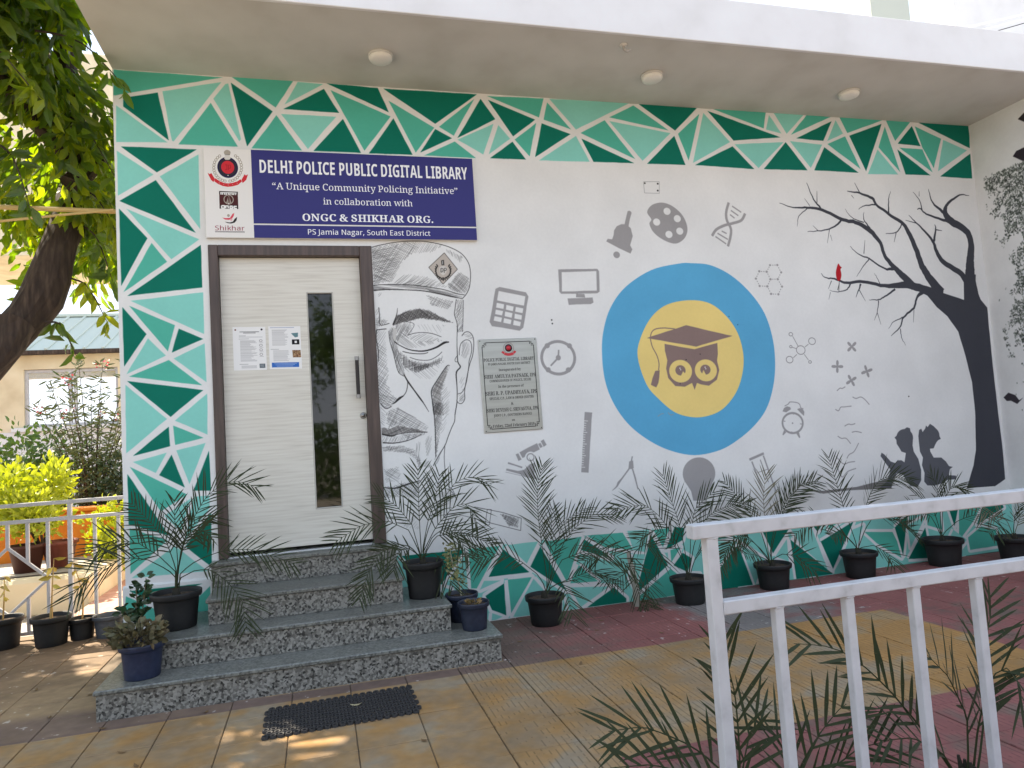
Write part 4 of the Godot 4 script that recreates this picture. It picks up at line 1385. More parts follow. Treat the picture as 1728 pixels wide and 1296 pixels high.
func tile_into(st: SurfaceTool, x0: float, x1: float, z0: float, z1: float, y: float, tx: float, tz: float):
	var g := 0.0022
	var c := 0.003
	var cx := (x0 + x1) * 0.5
	var cz := (z0 + z1) * 0.5
	var top := []
	var low := []
	for s in [Vector2(-1, -1), Vector2(1, -1), Vector2(1, 1), Vector2(-1, 1)]:
		var hx: float = (x1 - x0) * 0.5 - g
		var hz: float = (z1 - z0) * 0.5 - g
		top.append(Vector3(cx + s.x * (hx - c), y + tx * s.x + tz * s.y, cz + s.y * (hz - c)))
		low.append(Vector3(cx + s.x * hx, y + tx * s.x + tz * s.y - c, cz + s.y * hz))
	var uvs := func(v: Array) -> Array:
		var o := []
		for p in v:
			o.append(floor_uv(p.x, p.z))
		return o
	quad(st, top[0], top[1], top[2], top[3], uvs.call(top))
	for i in 4:
		var i2 := (i + 1) % 4
		var q := [low[i], low[i2], top[i2], top[i]]
		quad(st, q[0], q[1], q[2], q[3], uvs.call(q))
		var d := [low[i] + Vector3(0, -0.016, 0), low[i2] + Vector3(0, -0.016, 0), low[i2], low[i]]
		quad(st, d[0], d[1], d[2], d[3], uvs.call(d))

func _ground_and_paving():
	var pm := PlaneMesh.new()
	pm.size = Vector2(400, 400)
	structure("ground", pm, mats.concrete, Vector3(0, -0.04, 0))
	paint_floor()
	var fm := pic_mat(0.62)
	var pave := Node3D.new()
	pave.name = "pavement"
	pave.set_meta("kind", "structure")
	add_child(pave)
	bpart(pave, "joint_bed", Vector3(-3.0, -0.045, -1.45), Vector3(9.0, -0.008, 7.0), flat_mat(Color8(104, 90, 74), 0.95), 0.002)
	var rest := st_new()
	for ix in range(-12, 26):
		var x0 := 1.04 + ix * TILE
		var off := -0.15 if x0 < 0.7 else 0.0
		for iz in range(-9, 18):
			var z0 := 0.928 + off + iz * TILE
			var xc := x0 + TILE * 0.5
			var zc := z0 + TILE * 0.5
			if x0 < -2.9 or xc > 8.8 or z0 < -1.44:
				continue
			if zc < -0.3 and xc > -0.2:
				continue
			if xc > 0.25 and xc < 2.05 and zc < 0.7:
				continue
			var y := rng.randf_range(-0.0012, 0.0012)
			var tx := rng.randf_range(-0.0009, 0.0009)
			var tz := rng.randf_range(-0.0009, 0.0009)
			var x1 := x0 + TILE
			var zl := z0
			var seen := zc < 2.72 and xc > -1.55 + (zc * 0.45 if zc > 0.0 else 0.0) and xc < 7.6 - 1.25 * zc
			if xc > -0.2 and zl < 0.0:
				zl = 0.001
				if z0 + TILE - zl < 0.03:
					continue
			if xc > 7.3 and zc < 2.4:
				continue
			if seen:
				var st := st_new()
				tile_into(st, x0, x1, zl, z0 + TILE, y, tx, tz)
				part(pave, "paving_tile", done(st), fm)
			elif zc > -1.3 and xc > -2.0 and xc < 7.6 and zc < 3.3:
				tile_into(rest, x0, x1, zl, z0 + TILE, y, tx, tz)
			elif zc >= 3.3:
				tile_into(rest, x0, x1, zl, z0 + TILE, y, tx, tz)
	var r := part(pave, "paving_tile_field", done(rest), fm)
	r.set_meta("kind", "stuff")

# ------------------------------------------------------------------ the library
# a slab in the x-y plane with a rectangular opening, its picture laid on by x and y
func holed(x0: float, x1: float, y0: float, y1: float, hx0: float, hx1: float, hy0: float, hy1: float, zb: float, zf: float, uw: float, uh: float) -> ArrayMesh:
	var st := st_new()
	var P := func(x: float, y: float, z: float) -> Array:
		return [Vector3(x, y, z), Vector2(x / uw, 1.0 - y / uh)]
	var Q := func(a: Array, b: Array, c: Array, d: Array):
		quad(st, a[0], b[0], c[0], d[0], [a[1], b[1], c[1], d[1]])
	var xs := [x0, hx0, hx1, x1]
	var ys := [y0, hy0, hy1, y1]
	for i in 3:
		for j in 3:
			if i == 1 and j == 1:
				continue
			Q.call(P.call(xs[i], ys[j + 1], zf), P.call(xs[i + 1], ys[j + 1], zf), P.call(xs[i + 1], ys[j], zf), P.call(xs[i], ys[j], zf))
			Q.call(P.call(xs[i + 1], ys[j + 1], zb), P.call(xs[i], ys[j + 1], zb), P.call(xs[i], ys[j], zb), P.call(xs[i + 1], ys[j], zb))
	Q.call(P.call(x0, y1, zb), P.call(x0, y1, zf), P.call(x0, y0, zf), P.call(x0, y0, zb))
	Q.call(P.call(x1, y1, zf), P.call(x1, y1, zb), P.call(x1, y0, zb), P.call(x1, y0, zf))
	Q.call(P.call(x0, y1, zb), P.call(x1, y1, zb), P.call(x1, y1, zf), P.call(x0, y1, zf))
	Q.call(P.call(x0, y0, zf), P.call(x1, y0, zf), P.call(x1, y0, zb), P.call(x0, y0, zb))
	Q.call(P.call(hx0, hy1, zf), P.call(hx0, hy1, zb), P.call(hx0, hy0, zb), P.call(hx0, hy0, zf))
	Q.call(P.call(hx1, hy1, zb), P.call(hx1, hy1, zf), P.call(hx1, hy0, zf), P.call(hx1, hy0, zb))
	Q.call(P.call(hx0, hy1, zf), P.call(hx1, hy1, zf), P.call(hx1, hy1, zb), P.call(hx0, hy1, zb))
	Q.call(P.call(hx0, hy0, zb), P.call(hx1, hy0, zb), P.call(hx1, hy0, zf), P.call(hx0, hy0, zf))
	return done(st)

const DL := 0.563
const DR := 1.668
const DB := 0.634
const DT := 2.767
var library: Node3D

func _building():
	library = thing("library_building", "white library front painted with teal triangles and grey icons under flat canopy", "building")
	paint_mural()
	var mm := pic_mat(0.72, 0.35)
	var wall := part(library, "mural_wall", holed(0.0, WALL_W, -0.03, WALL_H, DL, DR, DB, DT, -0.2, 0.0, WALL_W, WALL_H), mm)
	wall.set_meta("label", "front wall painted with teal triangle border, owl roundel, bare tree and sketched face")
	# plinth under the left strip of the wall, painted with it
	var st := st_new()
	var pz := 0.022
	var py := 0.515
	var uvp := func(p: Vector3) -> Vector2:
		return Vector2(clampf(p.x, 0.0, WALL_W) / WALL_W, 1.0 - p.y / WALL_H)
	var fa := [Vector3(-0.012, py, pz), Vector3(0.53, py, pz), Vector3(0.53, -0.03, pz), Vector3(-0.012, -0.03, pz)]
	var ba := [Vector3(-0.012, py + 0.012, -0.001), Vector3(0.53, py + 0.012, -0.001), Vector3(0.53, -0.03, -0.001), Vector3(-0.012, -0.03, -0.001)]
	for f in [[fa[0], fa[1], fa[2], fa[3]], [ba[0], ba[1], fa[1], fa[0]], [ba[0], fa[0], fa[3], ba[3]], [fa[1], ba[1], ba[2], fa[2]], [ba[1], ba[0], ba[3], ba[2]], [fa[3], fa[2], ba[2], ba[3]]]:
		quad(st, f[0], f[1], f[2], f[3], [uvp.call(f[0]), uvp.call(f[1]), uvp.call(f[2]), uvp.call(f[3])])
	part(library, "plinth", done(st), mm)
	bpart(library, "side_wall", Vector3(0.0, -0.03, -5.0), Vector3(0.2, WALL_H, -0.2), mats.plaster)
	bpart(library, "back_wall", Vector3(0.2, -0.03, -5.0), Vector3(12.0, WALL_H, -4.8), mats.plaster)
	bpart(library, "inner_floor", Vector3(0.2, 0.4, -4.8), Vector3(7.3, 0.6, -0.2), mats.concrete)
	bpart(library, "inner_wall", Vector3(7.3, 0.0, -4.8), Vector3(7.5, WALL_H, -0.2), mats.plaster)
	# the return wall on the right, sponged with dark foliage
	_return_wall()
	bpart(library, "canopy_slab", Vector3(0.0, WALL_H, -5.0), Vector3(12.0, 4.285, 0.93), mats.ceiling, 0.004)
	bpart(library, "fascia", Vector3(-0.004, WALL_H - 0.004, 0.93), Vector3(12.0, 4.298, 0.957), mats.fascia, 0.004)
	bpart(library, "roof_pillar", Vector3(7.33, 4.285, -1.35), Vector3(7.86, 6.6, -1.0), mats.old_render, 0.008)
	bpart(library, "roof_room_wall", Vector3(8.5, 4.285, -1.4), Vector3(12.0, 7.2, -1.0), mats.fascia, 0.008)
	for k in 3:
		var t := thing("overhead_cable", ["topmost pale cable slanting over the canopy edge", "middle pale cable slanting over the canopy edge", "thin dark lowest cable slanting over the canopy edge"][k], "cable", Vector3.ZERO, "cables over the canopy")
		var s := st_new()
		var e: Vector3 = [Vector3(8.52, 5.165, 0.28), Vector3(8.52, 5.13, 0.30), Vector3(8.52, 5.10, 0.33)][k]
		var a := Vector3(5.2 + k * 0.25, 4.287, 0.28 + 0.02 * k)
		var pts := []
		for i in 9:
			var u := i / 8.0
			pts.append(a.lerp(e, u) - Vector3(0, sin(u * PI) * (0.02 + 0.012 * k), 0))
		pts.append(Vector3(8.75, e.y + 0.05, -1.0))
		var r := []
		for p in pts:
			r.append([0.009, 0.007, 0.004][k])
		tube(s, pts, r, 6)
		part(t, "cable", done(s), [mats.fascia, mats.fascia, mats.rubber][k])

func _return_wall():
	# painted foliage: dabs of a sponge, by x = distance from the back wall
	new_picture(512, 760, 2400.0, 3977.0, WHITE)
	var greens := [Color8(58, 66, 58), Color8(78, 86, 76), Color8(44, 48, 46), Color8(104, 112, 102)]
	var fn := noise(65, 0.006, FastNoiseLite.TYPE_SIMPLEX_SMOOTH, 4)
	for k in 24000:
		var y := rng.randf_range(1750.0, 3500.0)
		var x := rng.randf_range(90.0, 1100.0)
		var inside := (x - 200.0 - 100.0 * sin(y * 0.0052)) / 170.0 + fn.get_noise_2d(x, y) * 1.8
		if y < 2300.0:
			inside -= (2300.0 - y) / 500.0
		if inside < rng.randf():
			continue
		var r := rng.randf_range(3.0, 9.0)
		var q := PackedVector2Array()
		var tilt := rng.randf() * TAU
		for i in 6:
			q.append(Vector2(x * pic_s, (pic_h - y) * pic_s) + Vector2(cos(TAU * i / 6) * r * 1.5, sin(TAU * i / 6) * r * 0.7).rotated(tilt) * pic_s)
		cover(q, greens[rng.randi() % 4], rng.randf_range(0.35, 0.85))
	for k in 60:
		var y2 := rng.randf_range(250.0, 1800.0)
		var x2 := rng.randf_range(160.0, 900.0)
		ci(greens[3], x2, y2, rng.randf_range(2.0, 5.0), rng.randf_range(3.0, 9.0), 0.0)
	fl(Color8(52, 46, 52), [395, 3570, 430, 3600, 700, 3610, 700, 3520, 480, 3500], 0)
	fl(Color8(52, 46, 46), [480, 3840, 540, 3870, 620, 3850, 600, 3800, 530, 3800], 0)
	fl(Color8(60, 56, 62), [40, 1668, 95, 1705, 160, 1680, 190, 1640, 230, 1660, 165, 1610, 110, 1640, 70, 1640], 0)
	grain(67, 0.012, 0.05)
	var m := pic_mat(0.75)
	var st := st_new()
	var x := WALL_W
	var z1 := 2.4
	quad(st, Vector3(x, WALL_H, 0), Vector3(x, -0.03, 0), Vector3(x, -0.03, z1), Vector3(x, WALL_H, z1), [Vector2(0, 0), Vector2(0, 1), Vector2(1, 1), Vector2(1, 0)])
	var e := Vector3(0.18, 0, 0)
	var c := [Vector2(0.02, 0.98), Vector2(0.02, 0.98), Vector2(0.02, 0.98), Vector2(0.02, 0.98)]
	quad(st, Vector3(x, WALL_H, z1), Vector3(x, -0.03, z1), Vector3(x, -0.03, z1) + e, Vector3(x, WALL_H, z1) + e, c)
	quad(st, Vector3(x, WALL_H, 0) + e, Vector3(x, WALL_H, z1) + e, Vector3(x, -0.03, z1) + e, Vector3(x, -0.03, 0) + e, c)
	quad(st, Vector3(x, WALL_H, 0), Vector3(x, WALL_H, z1), Vector3(x, WALL_H, z1) + e, Vector3(x, WALL_H, 0) + e, c)
	var w := part(library, "return_wall", done(st), m)
	w.set_meta("label", "side wall sponged with dark painted foliage")

func _steps():
	var t := thing("entrance_steps", "four speckled granite steps climbing to the white door", "steps")
	var s := [[0.072, 2.231, 0.156, 0.944], [0.285, 1.976, 0.316, 0.717], [0.556, 1.714, 0.472, 0.492], [0.532, 1.719, 0.630, 0.140]]
	var below := -0.02
	for i in 4:
		var a: Array = s[i]
		bpart(t, "riser", Vector3(a[0], below, 0.0235 if a[0] < 0.53 else 0.001), Vector3(a[1], a[2] - 0.024, a[3] - 0.012), mats.granite, 0.002)
		bpart(t, "tread", Vector3(a[0] - 0.012, a[2] - 0.024, 0.0245 if a[0] < 0.53 else 0.0015), Vector3(a[1] + 0.012, a[2], a[3]), mats.tread, 0.007)
		below = a[2]
	bpart(t, "threshold", Vector3(DL + 0.001, 0.602, -0.19), Vector3(DR - 0.001, 0.6335, 0.001), mats.tread, 0.002)

func _door():
	var fr := Node3D.new()
	fr.name = "door_frame"
	library.add_child(fr)
	bpart(fr, "jamb", Vector3(DL + 0.001, DB, -0.14), Vector3(DL + 0.062, DT - 0.001, 0.014), mats.frame_wood, 0.004)
	bpart(fr, "jamb", Vector3(DR - 0.088, DB, -0.14), Vector3(DR - 0.001, DT - 0.001, 0.014), mats.frame_wood, 0.004)
	bpart(fr, "head", Vector3(DL + 0.062, DT - 0.076, -0.14), Vector3(DR - 0.088, DT - 0.001, 0.0135), mats.frame_wood, 0.004)
	var d := Node3D.new()
	d.name = "door"
	library.add_child(d)
	var x0 := DL + 0.065
	var x1 := DR - 0.091
	var gx0 := 1.197
	var gx1 := 1.382
	var gy0 := 0.905
	var gy1 := 2.44
	part(d, "leaf", holed(x0, x1, 0.664, DT - 0.079, gx0, gx1, gy0, gy1, -0.078, -0.040, 1.0, 1.0), mats.laminate)
	var bead := flat_mat(Color8(176, 172, 164), 0.5)
	bpart(d, "glazing_bead", Vector3(gx0, gy0, -0.07), Vector3(gx0 + 0.009, gy1, -0.036), bead, 0.002)
	bpart(d, "glazing_bead", Vector3(gx1 - 0.009, gy0, -0.07), Vector3(gx1, gy1, -0.036), bead, 0.002)
	bpart(d, "glazing_bead", Vector3(gx0 + 0.009, gy1 - 0.009, -0.07), Vector3(gx1 - 0.009, gy1, -0.036), bead, 0.002)
	bpart(d, "glazing_bead", Vector3(gx0 + 0.009, gy0, -0.07), Vector3(gx1 - 0.009, gy0 + 0.009, -0.036), bead, 0.002)
	var gm := flat_mat(Color(0.02, 0.02, 0.02, 0.5), 0.03)
	gm.metallic_specular = 0.5
	gm.transparency = BaseMaterial3D.TRANSPARENCY_ALPHA
	bpart(d, "glass_pane", Vector3(gx0 + 0.008, gy0 + 0.008, -0.061), Vector3(gx1 - 0.008, gy1 - 0.008, -0.056), gm, 0.001)
	var st := st_new()
	tube(st, [Vector3(1.524, 1.675, 0.01), Vector3(1.524, 1.95, 0.01)], [0.0135, 0.0135], 12)
	var h := part(d, "handle", done(st), mats.handle)
	h.set_meta("label", "dark bar pull handle with chrome ends")
	for y in [1.662, 1.9345]:
		var s2 := st_new()
		tube(s2, [Vector3(1.524, y, 0.01), Vector3(1.524, y + 0.028, 0.01)], [0.0145, 0.0145], 12)
		tube(s2, [Vector3(1.524, y + 0.014, 0.012), Vector3(1.524, y + 0.014, -0.041)], [0.007, 0.007], 8)
		part(h, "handle_end", done(s2), mats.chrome)
	part(d, "lock", lathe([Vector2(0.0, 0.012), Vector2(0.010, 0.012), Vector2(0.013, 0.004), Vector2(0.018, 0.006), Vector2(0.023, 0.005), Vector2(0.024, 0.0)], 20), mats.chrome, Vector3(1.553, 1.541, -0.0405), Basis(Vector3.RIGHT, PI / 2))
	# two printed sheets pasted on the leaf
	for k in 2:
		var w := 0.215
		var hgt := 0.302
		new_picture(215, 302, 215.0, 302.0, Color8(226, 224, 222))
		var ink := Color8(120, 118, 120)
		if k == 0:
			ln(Color8(60, 58, 60), [45, 268, 172, 268], 4.0, 0)
			ln(Color8(70, 68, 70), [68, 260, 150, 260], 4.0, 0)
			ci(Color8(110, 70, 60), 18, 282, 6, 6, 0); ci(Color8(40, 36, 46), 190, 284, 7, 7, 0)
			ln(ink, [40, 240, 85, 240], 2.5, 0); ln(ink, [40, 232, 195, 231], 2.0, 0); ln(ink, [38, 218, 105, 219], 2.5, 0)
			for i in 26:
				ln(ink.lightened(rng.randf() * 0.35), [46, 208 - i * 5.8, rng.randf_range(110, 158), 208 - i * 5.8], 1.9, 0)
			for i in 4:
				ci(Color8(120, 112, 112), 182, 205 - i * 32, 11, 9, 3)
				ln(Color8(140, 136, 136), [170, 190 - i * 32, 198, 190 - i * 32], 2.0, 0)
			fl(Color8(74, 84, 90), [168, 14, 205, 14, 205, 44, 168, 44], 0)
			ln(Color8(190, 196, 200), [172, 34, 200, 34], 4.0, 0); ln(Color8(190, 196, 200), [172, 22, 200, 22], 3.0, 0)
			ln(ink, [38, 42, 95, 42], 2.5, 0)
			for i in 3:
				ln(ink, [50, 30 - i * 7, 150, 30 - i * 7], 1.8, 0)
		else:
			ln(Color8(90, 100, 150), [10, 292, 172, 293], 2.5, 0)
			for i in 19:
				ln(ink.lightened(rng.randf() * 0.35), [22, 276 - i * 6.0, rng.randf_range(105, 132), 276 - i * 6.0], 1.9, 0)
			ln(ink, [10, 140, 65, 140], 2.6, 0)
			for i in 13:
				ln(ink.lightened(rng.randf() * 0.35), [26, 130 - i * 6.0, rng.randf_range(115, 142), 130 - i * 6.0], 1.9, 0)
			fl(Color8(96, 128, 134), [150, 252, 198, 256, 196, 226, 176, 222], 0)
			fl(Color8(24, 24, 28), [154, 208, 204, 208, 204, 172, 154, 172], 0); fl(Color8(220, 220, 220), [172, 198, 188, 198, 188, 182, 172, 182], 0)
			fl(Color8(140, 112, 84), [154, 132, 210, 132, 212, 80, 156, 80], 0)
			for i in 40:
				ci([Color8(88, 64, 52), Color8(190, 160, 120), Color8(110, 60, 50)][i % 3], rng.randf_range(160, 206), rng.randf_range(84, 128), 3.5, 3.5, 0)
			fl(Color8(56, 104, 178), [14, 46, 196, 46, 196, 12, 14, 12], 0)
			for i in 3:
				ln(Color8(190, 205, 230), [30 + i * 8, 38 - i * 9, 180 - i * 12, 38 - i * 9], 2.2, 0)
		var t := thing("notice_sheet", ["printed notice sheet on white door, left of the pair", "printed notice sheet with blue footer, right of the door pair"][k], "notice", Vector3([0.697, 0.932][k], 1.898, -0.0392), "notices on the door")
		var s3 := st_new()
		quad(s3, Vector3(0, hgt, 0), Vector3(w, hgt - 0.003, 0), Vector3(w, -0.003, 0), Vector3(0, 0, 0), [Vector2(0, 0), Vector2(1, 0), Vector2(1, 1), Vector2(0, 1)])
		part(t, "paper", done(s3), pic_mat(0.6))

func _signboard():
	var x0 := 0.5576
	var x1 := 2.4563
	var y0 := 2.8103
	var y1 := 3.4441
	var xs := 0.8681
	var t := thing("signboard", "blue and white library signboard mounted above the door", "sign", Vector3(x0, y0, 0.0))
	var w := x1 - x0
	var h := y1 - y0
	bpart(t, "backing_board", Vector3(0, 0, -0.002), Vector3(w, h, 0.027), flat_mat(Color8(214, 211, 208), 0.4), 0.002)
	new_picture(420, 857, 310.5, 633.8, Color8(222, 219, 216))
	paint_sign_panel()
	var st := st_new()
	quad(st, Vector3(0.002, h - 0.002, 0.0285), Vector3(xs - x0, h - 0.002, 0.0285), Vector3(xs - x0, 0.002, 0.0285), Vector3(0.002, 0.002, 0.0285), [Vector2(0, 0), Vector2(1, 0), Vector2(1, 1), Vector2(0, 1)])
	var lp := part(t, "logo_panel", done(st), pic_mat(0.4))
	lp.set_meta("label", "white panel with round police crest and two smaller logos")
	var blue := flat_mat(Color8(22, 14, 104), 0.5)
	var rule_y := 2.9087 - y0
	bpart(t, "blue_panel", Vector3(xs - x0, rule_y + 0.006, 0.027), Vector3(w - 0.002, h - 0.002, 0.030), blue, 0.001)
	bpart(t, "blue_panel", Vector3(xs - x0, 0.002, 0.027), Vector3(w - 0.002, rule_y - 0.005, 0.030), blue, 0.001)
	var white := flat_mat(Color8(232, 232, 236), 0.5)
	var lines := [["DELHI POLICE PUBLIC DIGITAL LIBRARY", false, true, 1.6625, 3.3221, 1.4867, 1.62], ["\u201cA Unique Community Policing Initiative\u201d", true, false, 1.6635, 3.1854, 1.3241, 1.0], ["in collaboration with", true, false, 1.6629, 3.0824, 0.6378, 1.0], ["ONGC & SHIKHAR ORG.", true, true, 1.6635, 2.963, 0.9314, 0.95], ["PS Jamia Nagar, South East District", false, false, 1.6628, 2.8583, 0.8715, 0.95]]
	for l in lines:
		text(t, "lettering", l[0], l[1], l[2], Vector3(l[3] - x0, l[4] - y0, 0.0306), l[5], white, l[6])
	text(t, "lettering", "Shikhar", false, false, Vector3(0.7107 - x0, 2.8783 - y0, 0.0292), 0.19, flat_mat(Color8(140, 30, 62), 0.5), 0.8)

func _plaque():
	var t := thing("inauguration_plaque", "steel inauguration plaque with black lettering between sketched face and clock", "plaque", Vector3(2.6488, 1.7104, 0.0))
	t.rotation.z = deg_to_rad(0.55)
	var steel := tri_mat(ramp_image(noise(81, 0.02), 256, 256, [[0.0, Color8(160, 160, 157)], [0.5, Color8(167, 167, 164)], [1.0, Color8(173, 172, 170)]]), 0.25, 0.34, false, Vector3(0.1, 1.0, 1.0))
	steel.metallic = 0.75
	var W := 0.455
	var H := 0.700
	bpart(t, "plate", Vector3(-W / 2, -H / 2, -0.002), Vector3(W / 2, H / 2, 0.010), steel, 0.003)
	var ink := flat_mat(Color8(34, 32, 32), 0.6)
	var bx := W / 2 - 0.026
	var by := H / 2 - 0.026
	var q := 0.030
	var z := 0.0105
	var lw := 0.0058
	var rule := func(a: Vector2, b: Vector2):
		bpart(t, "border_rule", Vector3(min(a.x, b.x) - lw / 2, min(a.y, b.y) - lw / 2, 0.0095), Vector3(max(a.x, b.x) + lw / 2, max(a.y, b.y) + lw / 2, z + 0.0006), ink, 0.0004)
	rule.call(Vector2(-bx + q, by), Vector2(bx - q, by))
	rule.call(Vector2(-bx + q, -by), Vector2(bx - q, -by))
	rule.call(Vector2(-bx, -by + q), Vector2(-bx, by - q))
	rule.call(Vector2(bx, -by + q), Vector2(bx, by - q))
	for sx in [-1, 1]:
		for sy in [-1, 1]:
			var c := Vector2(sx * bx, sy * by)
			var u := Vector2(-sx * q, 0)
			var v := Vector2(0, -sy * q)
			rule.call(c + u + Vector2(0, -sy * lw), c + u + v * 0.62)
			rule.call(c + v + Vector2(-sx * lw, 0), c + v + u * 0.62)
			rule.call(c + u * 0.62 + v * 0.05 + Vector2(0, 0), c + u * 0.62 + v * 0.5)
			rule.call(c + Vector2(-sx * lw, 0) + v * 0.62 - u * 0.05, c + v * 0.62 + u * 0.5)
			part(t, "screw", lathe([Vector2(0.0, 0.0035), Vector2(0.0035, 0.003), Vector2(0.0045, 0.0)], 10), ink, Vector3(sx * (W / 2 - 0.012), sy * (H / 2 - 0.012), 0.0098), Basis(Vector3.RIGHT, PI / 2))
	var rows := [["POLICE PUBLIC DIGITAL LIBRARY", true, 0.1931, 0.3929, 1.25], ["PS JAMIA NAGAR, SOUTH EAST DISTRICT", false, 0.1606, 0.3316, 1.25], ["Inaugurated by", true, 0.1152, 0.1725, 1.0], ["SHRI AMULYA PATNAIK, IPS", true, 0.0666, 0.3988, 1.15], ["COMMISSIONER OF POLICE, DELHI", false, 0.0336, 0.3233, 1.2], ["In the presence of", true, -0.0103, 0.1992, 1.0], ["SHRI R. P. UPADHYAYA, IPS", true, -0.0591, 0.3982, 1.2], ["SPECIAL C.P., LAW & ORDER (SOUTH)", false, -0.0979, 0.3435, 1.25], ["&", true, -0.1424, 0.0175, 1.0], ["SHRI DEVESH C. SRIVASTVA, IPS", true, -0.1857, 0.3976, 1.3], ["JOINT C.P., (SOUTHERN RANGE)", false, -0.2251, 0.2962, 1.2], ["on", true, -0.265, 0.0238, 1.0], ["Friday, 22nd February 2019", true, -0.304, 0.3237, 1.1]]
	for r in rows:
		text(t, "lettering", r[0], true, true, Vector3(0, r[2], z), r[3], ink, r[4] * 1.18)
	# crest
	var crest := flat_mat(Color8(186, 40, 52), 0.5)
	var dark := flat_mat(Color8(60, 34, 44), 0.5)
	var ex := 0.003
	var e1 := part(t, "crest", lathe([Vector2(0.0, 0.001), Vector2(0.029, 0.001), Vector2(0.029, 0.0)], 24), dark, Vector3(ex, 0.278, 0.0098), Basis(Vector3.RIGHT, PI / 2))
	part(e1, "crest_disc", lathe([Vector2(0.0, 0.002), Vector2(0.018, 0.002), Vector2(0.018, 0.0)], 20), crest)
	part(e1, "crest_wreath", lathe([Vector2(0.036, 0.0012), Vector2(0.043, 0.0012), Vector2(0.043, 0.0), Vector2(0.036, 0.0), Vector2(0.036, 0.0012)], 24), flat_mat(Color8(150, 140, 136), 0.6))
	var s := st_new()
	for i in 10:
		var a0 := deg_to_rad(lerpf(-58, 58, i / 10.0))
		var a1 := deg_to_rad(lerpf(-58, 58, (i + 1) / 10.0))
		var lift := 0.0 if i > 1 and i < 8 else 0.004
		quad(s, Vector3(sin(a0) * 0.056, -cos(a0) * 0.034 - 0.010 + lift, 0), Vector3(sin(a1) * 0.056, -cos(a1) * 0.034 - 0.010 + lift, 0), Vector3(sin(a1) * 0.070, -cos(a1) * 0.054 - 0.010 + lift, 0), Vector3(sin(a0) * 0.070, -cos(a0) * 0.054 - 0.010 + lift, 0))
	part(t, "crest_ribbon", done(s), crest, Vector3(ex, 0.282, 0.0112))

func _ceiling_fittings():
	var k := 0
	for p in [Vector3(1.76, WALL_H, 0.44), Vector3(3.79, WALL_H, 0.456), Vector3(5.594, WALL_H, 0.43)]:
		var t := thing("ceiling_light", ["round white ceiling light above the signboard", "round white ceiling light above the owl roundel, middle of three", "round white ceiling light nearest the painted tree"][k], "ceiling light", p, "lights under the canopy")
		part(t, "base_plate", lathe([Vector2(0.0, 0.001), Vector2(0.082, 0.001), Vector2(0.086, -0.004), Vector2(0.086, -0.014), Vector2(0.080, -0.017), Vector2(0.0, -0.017)], 32), flat_mat(Color8(196, 192, 186), 0.5))
		part(t, "diffuser", lathe([Vector2(0.078, -0.016), Vector2(0.078, -0.030), Vector2(0.073, -0.038), Vector2(0.057, -0.045), Vector2(0.030, -0.049), Vector2(0.0, -0.050)], 32), flat_mat(Color8(226, 222, 214), 0.35))
		k += 1
	var h := thing("ceiling_hook", "small metal hook stub in the canopy ceiling", "hook", Vector3(3.395, WALL_H, 0.816))
	var st := st_new()
	tube(st, curve([Vector3(0, 0.004, 0), Vector3(0, -0.03, 0), Vector3(0.018, -0.052, 0.01), Vector3(0.04, -0.04, 0.015)], 10), [0.009, 0.009, 0.009, 0.009, 0.009, 0.009, 0.009, 0.009, 0.009, 0.008], 8)
	part(h, "hook", done(st), flat_mat(Color8(160, 154, 148), 0.5))
	part(h, "rose", lathe([Vector2(0.0, 0.001), Vector2(0.028, 0.0), Vector2(0.024, -0.008), Vector2(0.0, -0.010)], 16), flat_mat(Color8(206, 200, 192), 0.6))

# ------------------------------------------------------------------ railings
func weld(parent: Node, a: Vector3, b: Vector3, m: Material):
	var st := st_new()
	var pts := []
	var rad := []
	for i in 7:
		pts.append(a.lerp(b, i / 6.0) + Vector3(rng.randf_range(-0.001, 0.001), rng.randf_range(-0.0015, 0.0015), 0))
		rad.append(rng.randf_range(0.0016, 0.0034))
	tube(st, pts, rad, 6)
	part(parent, "weld_bead", done(st), m)

